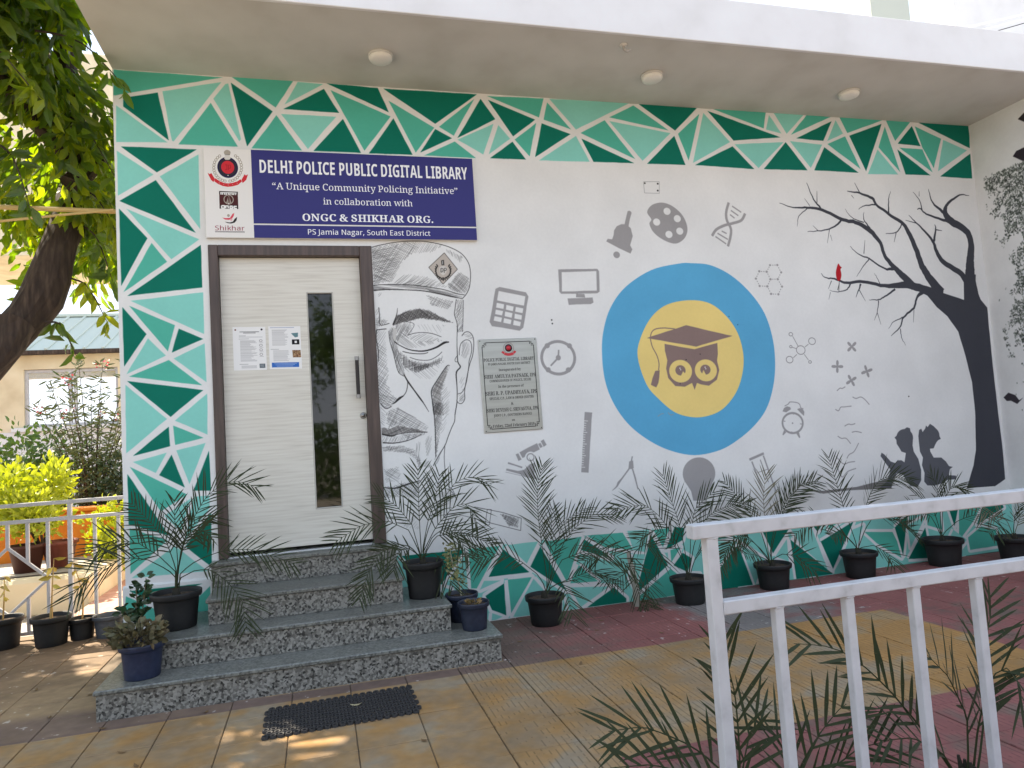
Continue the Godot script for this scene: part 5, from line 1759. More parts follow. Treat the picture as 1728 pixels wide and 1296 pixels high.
func _railings():
	var m: Material = mats.white_paint
	var t := thing("metal_railing", "white square tube railing in the right foreground before palms", "railing", Vector3(2.225, 0.0, 3.335))
	var w := 0.036
	bpart(t, "top_rail", Vector3(0, 1.010, -w * 0.6), Vector3(4.2, 1.050, w * 0.6), m, 0.003)
	bpart(t, "mid_rail", Vector3(0.0775, 0.795, -w / 2), Vector3(4.2, 0.833, w / 2), m, 0.003)
	bpart(t, "bottom_rail", Vector3(0.075, 0.10, -w / 2), Vector3(4.2, 0.132, w / 2), m, 0.003)
	bpart(t, "post", Vector3(0.042, -0.02, -w / 2), Vector3(0.042 + w, 1.0105, w / 2), m, 0.003)
	bpart(t, "post", Vector3(4.1, -0.02, -w / 2 - 0.001), Vector3(4.1 + w, 1.0105, w / 2 + 0.001), m, 0.003)
	for k in 16:
		var x := 0.243 + k * 0.240
		if x > 4.05:
			break
		bpart(t, "baluster", Vector3(x, 0.1315, -0.014), Vector3(x + 0.029, 0.7955, 0.014), m, 0.0025)
		weld(t, Vector3(x + 0.001, 0.794, 0.0145), Vector3(x + 0.028, 0.7935, 0.0145), m)
	weld(t, Vector3(0.0785, 0.798, 0.0185), Vector3(0.0785, 0.830, 0.0185), m)
	weld(t, Vector3(0.044, 1.0095, 0.0185), Vector3(0.076, 1.0095, 0.0185), m)
	# the railing beside the left end of the building
	var l := thing("metal_railing", "white railing with diamond bars beside the building's left end, pots before it", "railing", Vector3(0, 0, -1.27))
	var s := 0.030
	bpart(l, "top_rail", Vector3(-4.0, 1.020, -s / 2), Vector3(-0.002, 1.050, s / 2), m)
	bpart(l, "mid_rail", Vector3(-4.0, 0.892, -s / 2), Vector3(-0.002, 0.922, s / 2), m)
	bpart(l, "bottom_rail", Vector3(-4.0, 0.035, -s / 2), Vector3(-0.002, 0.065, s / 2), m)
	for x in [-0.690, -2.25, -3.7]:
		bpart(l, "post", Vector3(x - s / 2, -0.035, -s / 2 - 0.001), Vector3(x + s / 2, 1.0205, s / 2 + 0.001), m)
	for x in [-0.345, -0.515, -0.845, -1.40, -1.56, -1.72, -1.90, -2.08]:
		bpart(l, "baluster", Vector3(x - 0.012, 0.0645, -0.012), Vector3(x + 0.012, 0.8925, 0.012), m)
	for x in [-1.120, -1.26]:
		bpart(l, "baluster", Vector3(x - 0.012, 0.712 if x > -1.2 else 0.0645, -0.012), Vector3(x + 0.012, 0.8925, 0.012), m)
	bpart(l, "baluster", Vector3(-0.984 - 0.012, 0.585, -0.012), Vector3(-0.984 + 0.012, 0.8925, 0.012), m)
	bpart(l, "baluster", Vector3(-0.984 - 0.012, 0.0645, -0.012), Vector3(-0.984 + 0.012, 0.325, 0.012), m)
	bpart(l, "baluster", Vector3(-1.120 - 0.012, 0.0645, -0.012), Vector3(-1.120 + 0.012, 0.20, 0.012), m)
	bar(l, "diagonal_bar", Vector3(-1.120, 0.712, 0), Vector3(-0.845, 0.455, 0), 0.022, m)
	bar(l, "diagonal_bar", Vector3(-0.845, 0.450, 0.001), Vector3(-1.120, 0.198, 0.001), 0.022, m)
	bar(l, "diagonal_bar", Vector3(-1.122, 0.710, 0.001), Vector3(-1.395, 0.455, 0.001), 0.022, m)
	bar(l, "diagonal_bar", Vector3(-1.395, 0.452, 0), Vector3(-1.122, 0.200, 0), 0.022, m)

# ------------------------------------------------------------------ plants in pots
func pot_mesh(d: float, h: float) -> ArrayMesh:
	var r := d * 0.5
	return lathe([Vector2(0.0, 0.004), Vector2(r * 0.70, 0.004), Vector2(r * 0.74, 0.0), Vector2(r * 0.755, 0.004), Vector2(r * 0.79, h * 0.26), Vector2(r * 0.83, h * 0.52), Vector2(r * 0.87, h * 0.78), Vector2(r * 0.89, h * 0.81), Vector2(r * 0.97, h * 0.83), Vector2(r * 0.99, h * 0.86), Vector2(r * 1.0, h * 0.95), Vector2(r * 1.0, h * 0.985), Vector2(r * 0.975, h), Vector2(r * 0.93, h * 0.99), Vector2(r * 0.91, h * 0.94), Vector2(r * 0.86, h * 0.80)], 36)

func soil_mesh(d: float, h: float) -> ArrayMesh:
	var r := d * 0.5
	var st := st_new()
	var n := 20
	for k in n:
		var a := TAU * k / n
		var b := TAU * (k + 1) / n
		var y := h * 0.86
		var m1 := Vector3(cos(a) * r * 0.5, y + h * 0.03 * sin(a * 3.0), sin(a) * r * 0.5)
		var m2 := Vector3(cos(b) * r * 0.5, y + h * 0.03 * sin(b * 3.0), sin(b) * r * 0.5)
		st.add_vertex(Vector3(0, y + h * 0.05, 0)); st.add_vertex(m1); st.add_vertex(m2)
		quad(st, m1, Vector3(cos(a) * r * 0.885, y, sin(a) * r * 0.885), Vector3(cos(b) * r * 0.885, y, sin(b) * r * 0.885), m2)
	return done(st)

# one palm frond: a tapering rib with leaflets on both sides
func frond_mesh(flat: Array, leaflet: float, width: float, gap: float, rib: float, root: Vector3, bare := 0.36, sag := 0.2) -> ArrayMesh:
	var ctl := [root]
	for i in flat.size() / 3:
		ctl.append(Vector3(flat[3 * i], flat[3 * i + 1], flat[3 * i + 2]))
	var n := 16
	var p := curve(ctl, n)
	var len := 0.0
	for i in n - 1:
		len += p[i].distance_to(p[i + 1])
	var st := st_new()
	var rad := []
	for i in n:
		rad.append(lerpf(rib, rib * 0.25, float(i) / (n - 1)))
	tube(st, p, rad, 5)
	var nv := Vector3(rng.randf_range(-0.35, 0.35), rng.randf_range(0.25, 0.8), rng.randf_range(0.6, 1.0)).normalized()
	var count := int(len * (1.0 - bare) / gap)
	for k in count:
		var t: float = bare + (1.0 - bare) * (k + 0.5) / count
		var f := t * (n - 1)
		var i := int(min(f, n - 2))
		var at: Vector3 = p[i].lerp(p[i + 1], f - i)
		var tan: Vector3 = (p[i + 1] - p[i]).normalized()
		var side := tan.cross(nv).normalized()
		var prof := sin(PI * clampf(0.15 + 0.72 * (t - bare) / (1.0 - bare), 0.0, 1.0))
		prof = maxf(0.35, pow(prof, 0.7))
		for s in [-1.0, 1.0]:
			if rng.randf() < 0.05:
				continue
			var ang := deg_to_rad(lerpf(60, 30, t) + rng.randf_range(-7, 7))
			var dir: Vector3 = (side * s * sin(ang) + tan * cos(ang) + nv * rng.randf_range(0.0, 0.35)).normalized()
			var l: float = leaflet * prof * rng.randf_range(0.82, 1.12)
			var wv := dir.cross(nv).normalized() * width * rng.randf_range(0.8, 1.1)
			var droop := Vector3(0, -1, 0) * l * rng.randf_range(0.02, sag)
			var m1 := at + dir * l * 0.40 + droop * 0.22
			var m2 := at + dir * l * 0.78 + droop * 0.64
			var tip := at + dir * l + droop
			var fold := nv * width * 0.12
			var b0 := at + wv * 0.3
			var b1 := at - wv * 0.3
			quad(st, b0, m1 + wv * 0.55 + fold, m1, at)
			quad(st, at, m1, m1 - wv * 0.55 + fold, b1)
			quad(st, m1 + wv * 0.55 + fold, m2 + wv * 0.35, m2 - wv * 0.35, m1 - wv * 0.55 + fold)
			st.add_vertex(m2 + wv * 0.35); st.add_vertex(tip); st.add_vertex(m2 - wv * 0.35)
	return done(st)

const PALMS := {
	'P1': {'at': Vector3(0.372,0.318,0.411), 'h': 0.213, 'd': 0.290, 'fr': [
		[0.021,0.376,0.000,0.039,0.465,0.017,0.089,0.593,0.033,0.190,0.763,0.050,0.298,0.838,0.067,0.402,0.841,0.083,0.490,0.791,0.100],
		[0.014,0.377,0.000,0.006,0.555,0.000,0.005,0.761,0.000],
		[0.003,0.343,0.000,-0.060,0.498,-0.083,-0.170,0.630,-0.167,-0.290,0.744,-0.250],
		[-0.000,0.326,0.000,-0.084,0.433,0.025,-0.191,0.525,0.050,-0.317,0.554,0.075,-0.434,0.492,0.100],
		[-0.004,0.308,0.000,-0.061,0.369,0.050,-0.139,0.433,0.100,-0.245,0.459,0.150,-0.408,0.388,0.200,-0.487,0.277,0.250],
		[0.025,0.312,0.000,0.093,0.367,0.040,0.176,0.407,0.080,0.298,0.441,0.120,0.452,0.434,0.160,0.696,0.326,0.200],
		[0.028,0.287,0.000,0.121,0.332,0.060,0.219,0.335,0.120,0.312,0.262,0.180,0.396,0.157,0.240,0.419,0.003,0.300],
		[0.020,0.359,0.000,0.056,0.528,-0.033,0.117,0.616,-0.067,0.216,0.626,-0.100],
		[0.013,0.335,0.000,0.051,0.456,0.088,0.108,0.565,0.175,0.208,0.589,0.263,0.272,0.529,0.350],
	]},
	'P2': {'at': Vector3(1.863,0.318,0.407), 'h': 0.230, 'd': 0.270, 'fr': [
		[-0.007,0.292,0.000,-0.004,0.404,-0.033,0.001,0.557,-0.067,0.013,0.832,-0.100],
		[0.005,0.291,0.000,0.035,0.404,0.000,0.133,0.590,0.000,0.253,0.730,0.000,0.377,0.756,0.000,0.497,0.686,0.000],
		[0.009,0.291,0.000,0.092,0.440,0.025,0.214,0.567,0.050,0.302,0.588,0.075,0.360,0.445,0.100],
		[0.011,0.271,0.000,0.064,0.389,0.062,0.142,0.446,0.125,0.217,0.389,0.188,0.254,0.263,0.250],
		[0.015,0.271,0.000,0.103,0.370,-0.067,0.278,0.377,-0.133,0.517,0.251,-0.200],
		[-0.019,0.294,0.000,-0.056,0.468,-0.033,-0.150,0.602,-0.067,-0.261,0.672,-0.100],
		[-0.019,0.286,0.000,-0.088,0.443,0.062,-0.223,0.522,0.125,-0.393,0.519,0.188,-0.555,0.441,0.250],
		[-0.024,0.263,0.000,-0.089,0.344,0.090,-0.188,0.381,0.180,-0.300,0.343,0.270,-0.382,0.242,0.360,-0.441,0.119,0.450],
		[0.015,0.259,0.000,0.070,0.281,0.033,0.131,0.211,0.067,0.174,0.052,0.100],
		[0.001,0.299,0.000,0.054,0.475,-0.050,0.122,0.623,-0.100,0.168,0.778,-0.150],
		[-0.020,0.263,0.000,-0.099,0.335,0.100,-0.177,0.338,0.200,-0.222,0.232,0.300],
	]},
	'P3': {'at': Vector3(2.721,0.000,0.277), 'h': 0.199, 'd': 0.280, 'fr': [
		[0.028,0.271,0.000,0.010,0.501,0.000,-0.008,0.752,0.000,-0.003,0.939,0.000,0.048,1.103,0.000],
		[0.041,0.270,0.000,0.112,0.448,0.000,0.237,0.624,0.000,0.404,0.722,0.000,0.589,0.705,0.000],
		[0.045,0.257,0.000,0.129,0.433,0.050,0.279,0.486,0.100,0.502,0.437,0.150,0.628,0.319,0.200],
		[0.009,0.253,0.000,-0.048,0.348,0.037,-0.172,0.457,0.075,-0.353,0.538,0.112,-0.553,0.502,0.150],
		[0.048,0.240,0.000,0.093,0.294,0.100,0.101,0.239,0.200,0.094,0.112,0.300],
		[0.033,0.271,0.000,0.086,0.528,-0.050,0.134,0.781,-0.100],
		[0.041,0.270,0.000,0.109,0.509,-0.017,0.191,0.688,-0.033,0.358,0.765,-0.050],
		[0.053,0.248,0.000,0.201,0.298,0.033,0.348,0.341,0.067,0.507,0.234,0.100],
	]},
	'P5': {'at': Vector3(3.856,0.000,0.263), 'h': 0.191, 'd': 0.280, 'fr': [
		[0.000,0.271,0.000,-0.033,0.560,0.000,-0.088,0.763,0.000,-0.144,0.967,0.000],
		[0.020,0.268,0.000,0.052,0.507,0.000,0.098,0.680,0.000,0.276,0.799,0.000],
		[-0.006,0.258,0.000,-0.069,0.413,0.025,-0.173,0.600,0.050,-0.344,0.761,0.075,-0.581,0.741,0.100],
		[0.025,0.268,0.000,0.144,0.539,-0.033,0.355,0.661,-0.067,0.625,0.671,-0.100],
		[-0.012,0.250,0.000,-0.140,0.469,0.067,-0.307,0.588,0.133,-0.479,0.533,0.200],
		[0.038,0.253,0.000,0.032,0.369,0.100,0.018,0.427,0.200],
	]},
	'P6': {'at': Vector3(4.643,0.000,0.179), 'h': 0.193, 'd': 0.290, 'fr': [
		[-0.027,0.252,0.000,-0.032,0.521,0.000,-0.029,0.707,0.000,0.012,0.891,0.000],
		[-0.017,0.251,0.000,0.070,0.511,0.000,0.199,0.687,0.000,0.350,0.793,0.000],
		[-0.033,0.252,0.000,-0.059,0.450,-0.033,-0.152,0.643,-0.067,-0.303,0.855,-0.100],
		[-0.039,0.244,0.000,-0.202,0.396,0.050,-0.375,0.447,0.100,-0.520,0.326,0.150],
		[-0.052,0.227,0.000,-0.241,0.302,0.125,-0.407,0.342,0.250],
		[0.002,0.221,0.000,0.050,0.267,0.067,0.134,0.254,0.133,0.246,0.130,0.200],
		[-0.011,0.250,0.000,0.130,0.551,-0.017,0.344,0.768,-0.033,0.530,0.791,-0.050],
		[-0.045,0.235,0.000,-0.251,0.437,0.083,-0.444,0.435,0.167,-0.613,0.256,0.250],
	]},
	'P7': {'at': Vector3(5.441,0.000,0.201), 'h': 0.204, 'd': 0.290, 'fr': [
		[-0.010,0.254,0.000,-0.097,0.550,0.000,-0.154,0.795,0.000,-0.201,0.991,0.000],
		[0.007,0.252,0.000,0.122,0.578,0.000,0.314,0.782,0.000,0.610,0.724,0.000],
		[-0.017,0.245,0.000,-0.225,0.422,0.033,-0.468,0.495,0.067,-0.667,0.403,0.100],
		[0.013,0.251,0.000,0.216,0.470,-0.033,0.509,0.390,-0.067,0.697,0.243,-0.100],
		[0.022,0.231,0.000,0.099,0.251,0.067,0.173,0.182,0.133,0.158,0.100,0.200],
		[-0.023,0.246,0.000,-0.209,0.378,0.075,-0.371,0.380,0.150],
	]},
	'P8': {'at': Vector3(6.301,0.000,0.197), 'h': 0.222, 'd': 0.320, 'fr': [
		[-0.007,0.274,0.000,0.013,0.512,0.000,-0.001,0.689,0.000,-0.054,0.769,0.000],
		[0.006,0.273,0.000,0.053,0.534,0.000,0.172,0.660,0.000,0.318,0.597,0.000],
		[-0.021,0.265,0.000,-0.133,0.428,0.033,-0.312,0.487,0.067,-0.503,0.421,0.100],
		[0.017,0.262,0.000,0.174,0.347,0.000,0.405,0.386,0.000,0.661,0.342,0.000],
		[-0.013,0.275,0.000,-0.086,0.521,0.000,-0.230,0.608,0.000],
	]},
	'P9': {'at': Vector3(6.890,0.000,0.358), 'h': 0.198, 'd': 0.300, 'fr': [
		[-0.018,0.225,0.000,-0.055,0.329,0.000,-0.171,0.414,0.000,-0.361,0.417,0.000],
		[-0.006,0.224,0.000,-0.030,0.381,0.050,-0.012,0.482,0.100],
		[-0.033,0.217,0.000,-0.212,0.302,0.075,-0.440,0.284,0.150],
		[0.007,0.223,0.000,0.034,0.375,0.050,0.096,0.423,0.100],
	]},
}
const FRONT_PALMS := {
	'F1': {'at': Vector3(2.52,0,3.12), 'fr': [
		[-0.083,0.203,0.000,-0.071,0.261,0.000,-0.066,0.480,0.000,-0.092,0.619,0.000,-0.091,0.666,0.000],
		[-0.095,0.205,0.000,-0.146,0.280,-0.020,-0.211,0.337,-0.040,-0.279,0.373,-0.060,-0.349,0.403,-0.080,-0.457,0.399,-0.100],
		[-0.106,0.199,0.000,-0.260,0.287,0.017,-0.380,0.341,0.033,-0.518,0.363,0.050],
		[-0.079,0.202,0.000,-0.027,0.286,-0.033,0.017,0.330,-0.067,0.095,0.352,-0.100],
	]},
	'F2': {'at': Vector3(2.8,0,3.12), 'fr': [
		[-0.156,0.164,0.000,-0.125,0.224,0.000,-0.050,0.319,0.000,0.022,0.374,0.000,0.056,0.389,0.000],
		[-0.146,0.153,0.000,-0.030,0.195,0.000,0.090,0.245,0.000,0.208,0.247,0.000],
		[-0.166,0.166,0.000,-0.155,0.241,-0.033,-0.169,0.305,-0.067,-0.210,0.327,-0.100],
	]},
	'F3': {'at': Vector3(3.3,0,3.14), 'fr': [
		[-0.016,0.052,0.000,0.001,0.138,0.000,0.016,0.281,0.000,-0.045,0.424,0.000,-0.121,0.505,0.000],
		[0.016,0.046,0.000,0.116,0.235,-0.030,0.180,0.372,-0.060,0.232,0.489,-0.090,0.298,0.556,-0.120,0.337,0.628,-0.150],
		[0.003,0.039,0.000,0.038,0.243,0.017,0.079,0.378,0.033,0.114,0.437,0.050,0.152,0.444,0.067,0.163,0.378,0.083,0.140,0.295,0.100],
		[-0.034,0.046,0.000,-0.069,0.133,-0.014,-0.170,0.288,-0.029,-0.258,0.406,-0.043,-0.336,0.489,-0.057,-0.392,0.534,-0.071,-0.469,0.564,-0.086,-0.562,0.577,-0.100],
		[-0.022,0.044,0.000,-0.102,0.183,0.000,-0.215,0.251,0.000,-0.356,0.265,0.000],
	]},
}

func stub_mesh(h: float, r: float) -> ArrayMesh:
	var st := st_new()
	for k in 11:
		var a := k * 2.4
		var o := Vector3(cos(a), 0, sin(a)) * r * 0.5
		var top := o * rng.randf_range(0.6, 1.9) + Vector3(0, h * rng.randf_range(0.7, 1.15), 0)
		tube(st, [o * 1.3, o * 1.1 + Vector3(0, h * 0.5, 0), top], [r * 0.55, r * 0.5, r * 0.16], 5)
	return done(st)

func _potted_palms():
	var labels := {
		"P1": "potted palm in black pot left of the door on granite step",
		"P2": "potted palm in black pot right of the door on granite step",
		"P3": "potted palm in black pot on the paving beside the steps, nearest them",
		"P5": "potted palm in black pot below the painted bulb, half behind railing post",
		"P6": "potted palm in black pot, second along the wall right of railing post",
		"P7": "potted palm in black pot below the two painted children",
		"P8": "potted palm in black pot standing left of the painted tree trunk",
		"P9": "dark potted palm in the corner of the two walls"}
	for key in PALMS:
		var d: Dictionary = PALMS[key]
		var t := thing("potted_palm", labels[key], "potted palm", d.at, "palms in black pots along the wall")
		part(t, "pot", pot_mesh(d.d, d.h), mats.black_plastic)
		part(t, "soil", soil_mesh(d.d, d.h), mats.soil)
		var sh: float = 0.05
		part(t, "stem", stub_mesh(sh, 0.022), mats.palm_stub, Vector3(0, d.h * 0.86, 0))
		for f in d.fr:
			var a := rng.randf() * TAU
			var root := Vector3(cos(a) * 0.012, d.h * 0.9, sin(a) * 0.012)
			var dry := rng.randf() < 0.10
			part(t, "frond", frond_mesh(f, rng.randf_range(0.17, 0.23), 0.0088, rng.randf_range(0.023, 0.031), 0.0038, root, rng.randf_range(0.34, 0.46)), mats.dry_frond if dry else mats.palm)
	var fl_labels := {"F1": "large palm behind the foreground railing, by its end post", "F2": "large palm behind the foreground railing, middle of three", "F3": "large palm behind the foreground railing, at the picture's right edge"}
	for key in FRONT_PALMS:
		var d2: Dictionary = FRONT_PALMS[key]
		var t2 := thing("potted_palm", fl_labels[key], "potted palm", d2.at, "palms behind the foreground railing")
		part(t2, "stem", stub_mesh(0.14, 0.03), mats.palm_stub, Vector3(0, -0.01, 0))
		for f in d2.fr:
			part(t2, "frond", frond_mesh(f, 0.21, 0.0115, 0.038, 0.0046, Vector3(rng.randf_range(-0.012, 0.012), 0.06, rng.randf_range(-0.012, 0.012)), 0.34, 0.07), mats.palm)
	# the drooping palm without a pot: a pale bundle standing on the paving
	var b := thing("wilted_palm", "wilted palm bundle drooping against the wall, no pot", "palm", Vector3(3.47, 0.0, 0.16))
	var st := st_new()
	tube(st, curve([Vector3(0.0, -0.002, 0.0), Vector3(0.005, 0.12, 0), Vector3(-0.005, 0.26, -0.02), Vector3(-0.03, 0.40, -0.02)], 10), [0.020, 0.024, 0.026, 0.026, 0.024, 0.024, 0.022, 0.02, 0.018, 0.012], 8, 0.12)
	part(b, "stem", done(st), flat_mat(Color8(168, 162, 150), 0.85))
	for f in [[-0.02, 0.40, 0, -0.14, 0.47, 0.05, -0.30, 0.47, 0.10, -0.44, 0.40, 0.14], [0.02, 0.40, 0, 0.08, 0.46, 0.04, 0.16, 0.42, 0.08, 0.18, 0.32, 0.1], [0.0, 0.36, 0.02, 0.04, 0.30, 0.08, 0.06, 0.16, 0.10, 0.05, 0.03, 0.1], [-0.02, 0.36, 0.02, -0.10, 0.28, 0.10, -0.22, 0.24, 0.14, -0.36, 0.26, 0.18], [0.0, 0.34, 0.03, -0.05, 0.22, 0.10, -0.03, 0.10, 0.13, 0.02, 0.02, 0.16]]:
		part(b, "frond", frond_mesh(f, 0.20, 0.007, 0.023, 0.0045, Vector3(-0.02, 0.33, 0)), mats.palm)

func leaf_shape() -> ArrayMesh:
	# unit leaf along +y: pointed, folded on its midrib, tip bent back
	var st := st_new()
	var mid := [Vector3(0, 0, 0), Vector3(0, 0.35, 0.03), Vector3(0, 0.72, 0.0), Vector3(0, 1.0, -0.10)]
	var wd := [0.0, 0.19, 0.14, 0.0]
	for s in [-1.0, 1.0]:
		for i in 3:
			var a: Vector3 = mid[i] + Vector3(s * wd[i], 0, 0.25 * wd[i])
			var c: Vector3 = mid[i + 1] + Vector3(s * wd[i + 1], 0, 0.25 * wd[i + 1])
			if i == 0:
				st.add_vertex(mid[0]); st.add_vertex(c); st.add_vertex(mid[1])
			elif i == 2:
				st.add_vertex(mid[2]); st.add_vertex(a); st.add_vertex(mid[3])
			else:
				quad(st, mid[i], a, c, mid[i + 1])
	return done(st)

func leaf_cloud(parent: Node, called: String, xf: Array, m: StandardMaterial3D, tint := 0.25) -> MultiMeshInstance3D:
	var mm := MultiMesh.new()
	mm.transform_format = MultiMesh.TRANSFORM_3D
	mm.use_colors = tint > 0.0
	if not mats.has("leaf_mesh"):
		mats.leaf_mesh = leaf_shape()
	mm.mesh = mats.leaf_mesh
	mm.instance_count = xf.size()
	for i in xf.size():
		mm.set_instance_transform(i, xf[i])
		if tint > 0.0:
			var v := rng.randf_range(1.0 - tint, 1.0 + tint)
			mm.set_instance_color(i, Color(v * rng.randf_range(0.9, 1.15), v, v * rng.randf_range(0.75, 1.1)))
	m.vertex_color_use_as_albedo = tint > 0.0
	var o := MultiMeshInstance3D.new()
	o.name = called
	o.multimesh = mm
	o.material_override = m
	o.set_meta("kind", "stuff")
	parent.add_child(o, true)
	return o

func leaf_xf(at: Vector3, dir: Vector3, size: float, wide := 1.0) -> Transform3D:
	var y := dir.normalized()
	var x := y.cross(Vector3(rng.randf_range(-1, 1), rng.randf_range(-0.3, 0.3), rng.randf_range(-1, 1))).normalized()
	if x.length() < 0.5:
		x = Vector3.RIGHT
	var z := x.cross(y)
	return Transform3D(Basis(x * size * wide, y * size, z * size), at)

func _small_pots():
	# blue pot of dry leaves on the lowest step
	var t := thing("potted_plant", "brown dry leafy plant in blue pot on the lowest step", "potted plant", Vector3(0.259, 0.156, 0.775))
	part(t, "pot", pot_mesh(0.235, 0.185), mats.blue_plastic)
	part(t, "soil", soil_mesh(0.235, 0.185), mats.soil)
	var xf := []
	for k in 260:
		var a := rng.randf() * TAU
		var r := sqrt(rng.randf()) * 0.125
		var p := Vector3(cos(a) * r - 0.02, 0.165 + rng.randf() * 0.13 * (1.0 - r * 3.0) + 0.02, sin(a) * r)
		xf.append(leaf_xf(p, Vector3(cos(a) * 0.9, rng.randf_range(-0.4, 0.9), sin(a) * 0.9), rng.randf_range(0.035, 0.06), 1.5))
	leaf_cloud(t, "foliage", xf, leaf_mat(Color8(92, 84, 58), Color(0.05, 0.04, 0.02), 0.7), 0.4)
	# thin leafy plant in a small dark pot behind it
	t = thing("potted_plant", "small dark green leafy plant against the teal wall left of palm", "potted plant", Vector3(0.15, 0.156, 0.44))
	part(t, "pot", pot_mesh(0.17, 0.15), mats.black_plastic)
	part(t, "soil", soil_mesh(0.17, 0.15), mats.soil)
	xf = []
	var st := st_new()
	for b in 3:
		var tip: Vector3 = [Vector3(0.0, 0.42, -0.05), Vector3(0.06, 0.47, -0.03), Vector3(-0.05, 0.30, 0.02)][b]
		var c := curve([Vector3(0, 0.13, 0), tip * 0.5 + Vector3(0.01, 0.05, 0), tip], 8)
		tube(st, c, [0.005, 0.005, 0.004, 0.004, 0.003, 0.003, 0.003, 0.002], 5)
		for k in 46:
			var q: Vector3 = c[2 + rng.randi() % 6]
			var a := rng.randf() * TAU
			xf.append(leaf_xf(q + Vector3(rng.randf_range(-0.02, 0.02), rng.randf_range(-0.03, 0.02), rng.randf_range(-0.02, 0.02)), Vector3(cos(a), rng.randf_range(-0.1, 0.8), sin(a)), rng.randf_range(0.035, 0.055), 1.7))
	part(t, "stem", done(st), mats.stem)
	leaf_cloud(t, "foliage", xf, leaf_mat(Color8(44, 66, 38), Color(0.03, 0.06, 0.01)), 0.3)
	# two navy pots at the right end of the lowest steps
	t = thing("potted_plant", "spindly sapling with pale leaves in navy pot beside steps", "potted plant", Vector3(2.09, 0.156, 0.50))
	part(t, "pot", pot_mesh(0.215, 0.175), mats.navy_plastic)
	part(t, "soil", soil_mesh(0.215, 0.175), mats.soil)
	st = st_new()
	var cc := curve([Vector3(0.0, 0.14, 0), Vector3(-0.01, 0.22, 0.0), Vector3(-0.045, 0.34, 0.0), Vector3(-0.06, 0.47, 0.0)], 10)
	tube(st, cc, [0.006, 0.006, 0.006, 0.005, 0.005, 0.005, 0.004, 0.004, 0.003, 0.002], 6)
	part(t, "stem", done(st), flat_mat(Color8(178, 172, 150), 0.8))
	xf = []
	for k in 210:
		var q: Vector3 = cc[3 + rng.randi() % 7]
		var a := rng.randf() * TAU
		xf.append(leaf_xf(q + Vector3(rng.randf_range(-0.045, 0.045), rng.randf_range(-0.03, 0.03), rng.randf_range(-0.045, 0.045)), Vector3(cos(a), rng.randf_range(-0.4, 0.7), sin(a)), rng.randf_range(0.018, 0.032), 1.6))
	leaf_cloud(t, "foliage", xf, leaf_mat(Color8(122, 124, 84), Color(0.06, 0.07, 0.02)), 0.35)
	t = thing("potted_plant", "navy pot with a tiny withered seedling on the lowest step", "potted plant", Vector3(2.118, 0.156, 0.735))
	part(t, "pot", pot_mesh(0.20, 0.165), mats.navy_plastic)
	part(t, "soil", soil_mesh(0.20, 0.165), mats.soil)
	xf = []
	for k in 22:
		var a := rng.randf() * TAU
		xf.append(leaf_xf(Vector3(cos(a) * 0.02, 0.148 + rng.randf() * 0.02, sin(a) * 0.02), Vector3(cos(a), rng.randf_range(0.1, 0.9), sin(a)), rng.randf_range(0.03, 0.05), 1.2))
	leaf_cloud(t, "foliage", xf, leaf_mat(Color8(112, 92, 52), Color(0.05, 0.04, 0.01)), 0.4)
	# the row of pots before the left railing
	var rows := [["large black pot with thin cane at the picture's left edge", -1.093, -1.09, 0.27, 0.225, "black_plastic"], ["large black pot with bare cane before the left railing", -0.747, -1.0, 0.27, 0.215, "black_plastic"], ["small black pot with yellowing stem before the left railing", -0.565, -1.08, 0.20, 0.16, "black_plastic"], ["empty grey blue pot before the left railing", -0.372, -1.05, 0.23, 0.165, "grey_plastic"], ["small grey pot half hidden beside the building's left corner", -0.175, -0.97, 0.17, 0.13, "grey_plastic"]]
	for i in rows.size():
		var r: Array = rows[i]
		t = thing("flower_pot", r[0], "flower pot", Vector3(r[1], -0.0005, r[2]), "pots before the left railing")
		part(t, "pot", pot_mesh(r[3], r[4]), mats[r[5]])
		if i != 3:
			part(t, "soil", soil_mesh(r[3], r[4]), mats.soil)
		if i < 3:
			st = st_new()
			var hgt: float = [0.30, 0.42, 0.42][i]
			var c := curve([Vector3(0.0, r[4] * 0.8, 0), Vector3(0.01, r[4] + hgt * 0.4, 0.0), Vector3([0.02, 0.03, -0.05][i], r[4] + hgt, 0.01)], 8)
			tube(st, c, [0.012 if i == 1 else 0.006, 0.011 if i == 1 else 0.006, 0.006, 0.005, 0.004, 0.004, 0.003, 0.002], 6)
			part(t, "stem", done(st), flat_mat(Color8(176, 142, 84), 0.8))
			xf = []
			for k in 7:
				var a := rng.randf() * TAU
				var q: Vector3 = c[4 + rng.randi() % 4]
				xf.append(leaf_xf(q, Vector3(cos(a), rng.randf_range(-1.2, 0.2), sin(a)), rng.randf_range(0.06, 0.10), 1.1))
			leaf_cloud(t, "foliage", xf, leaf_mat(Color8(176, 152, 62), Color(0.2, 0.16, 0.03)), 0.3)

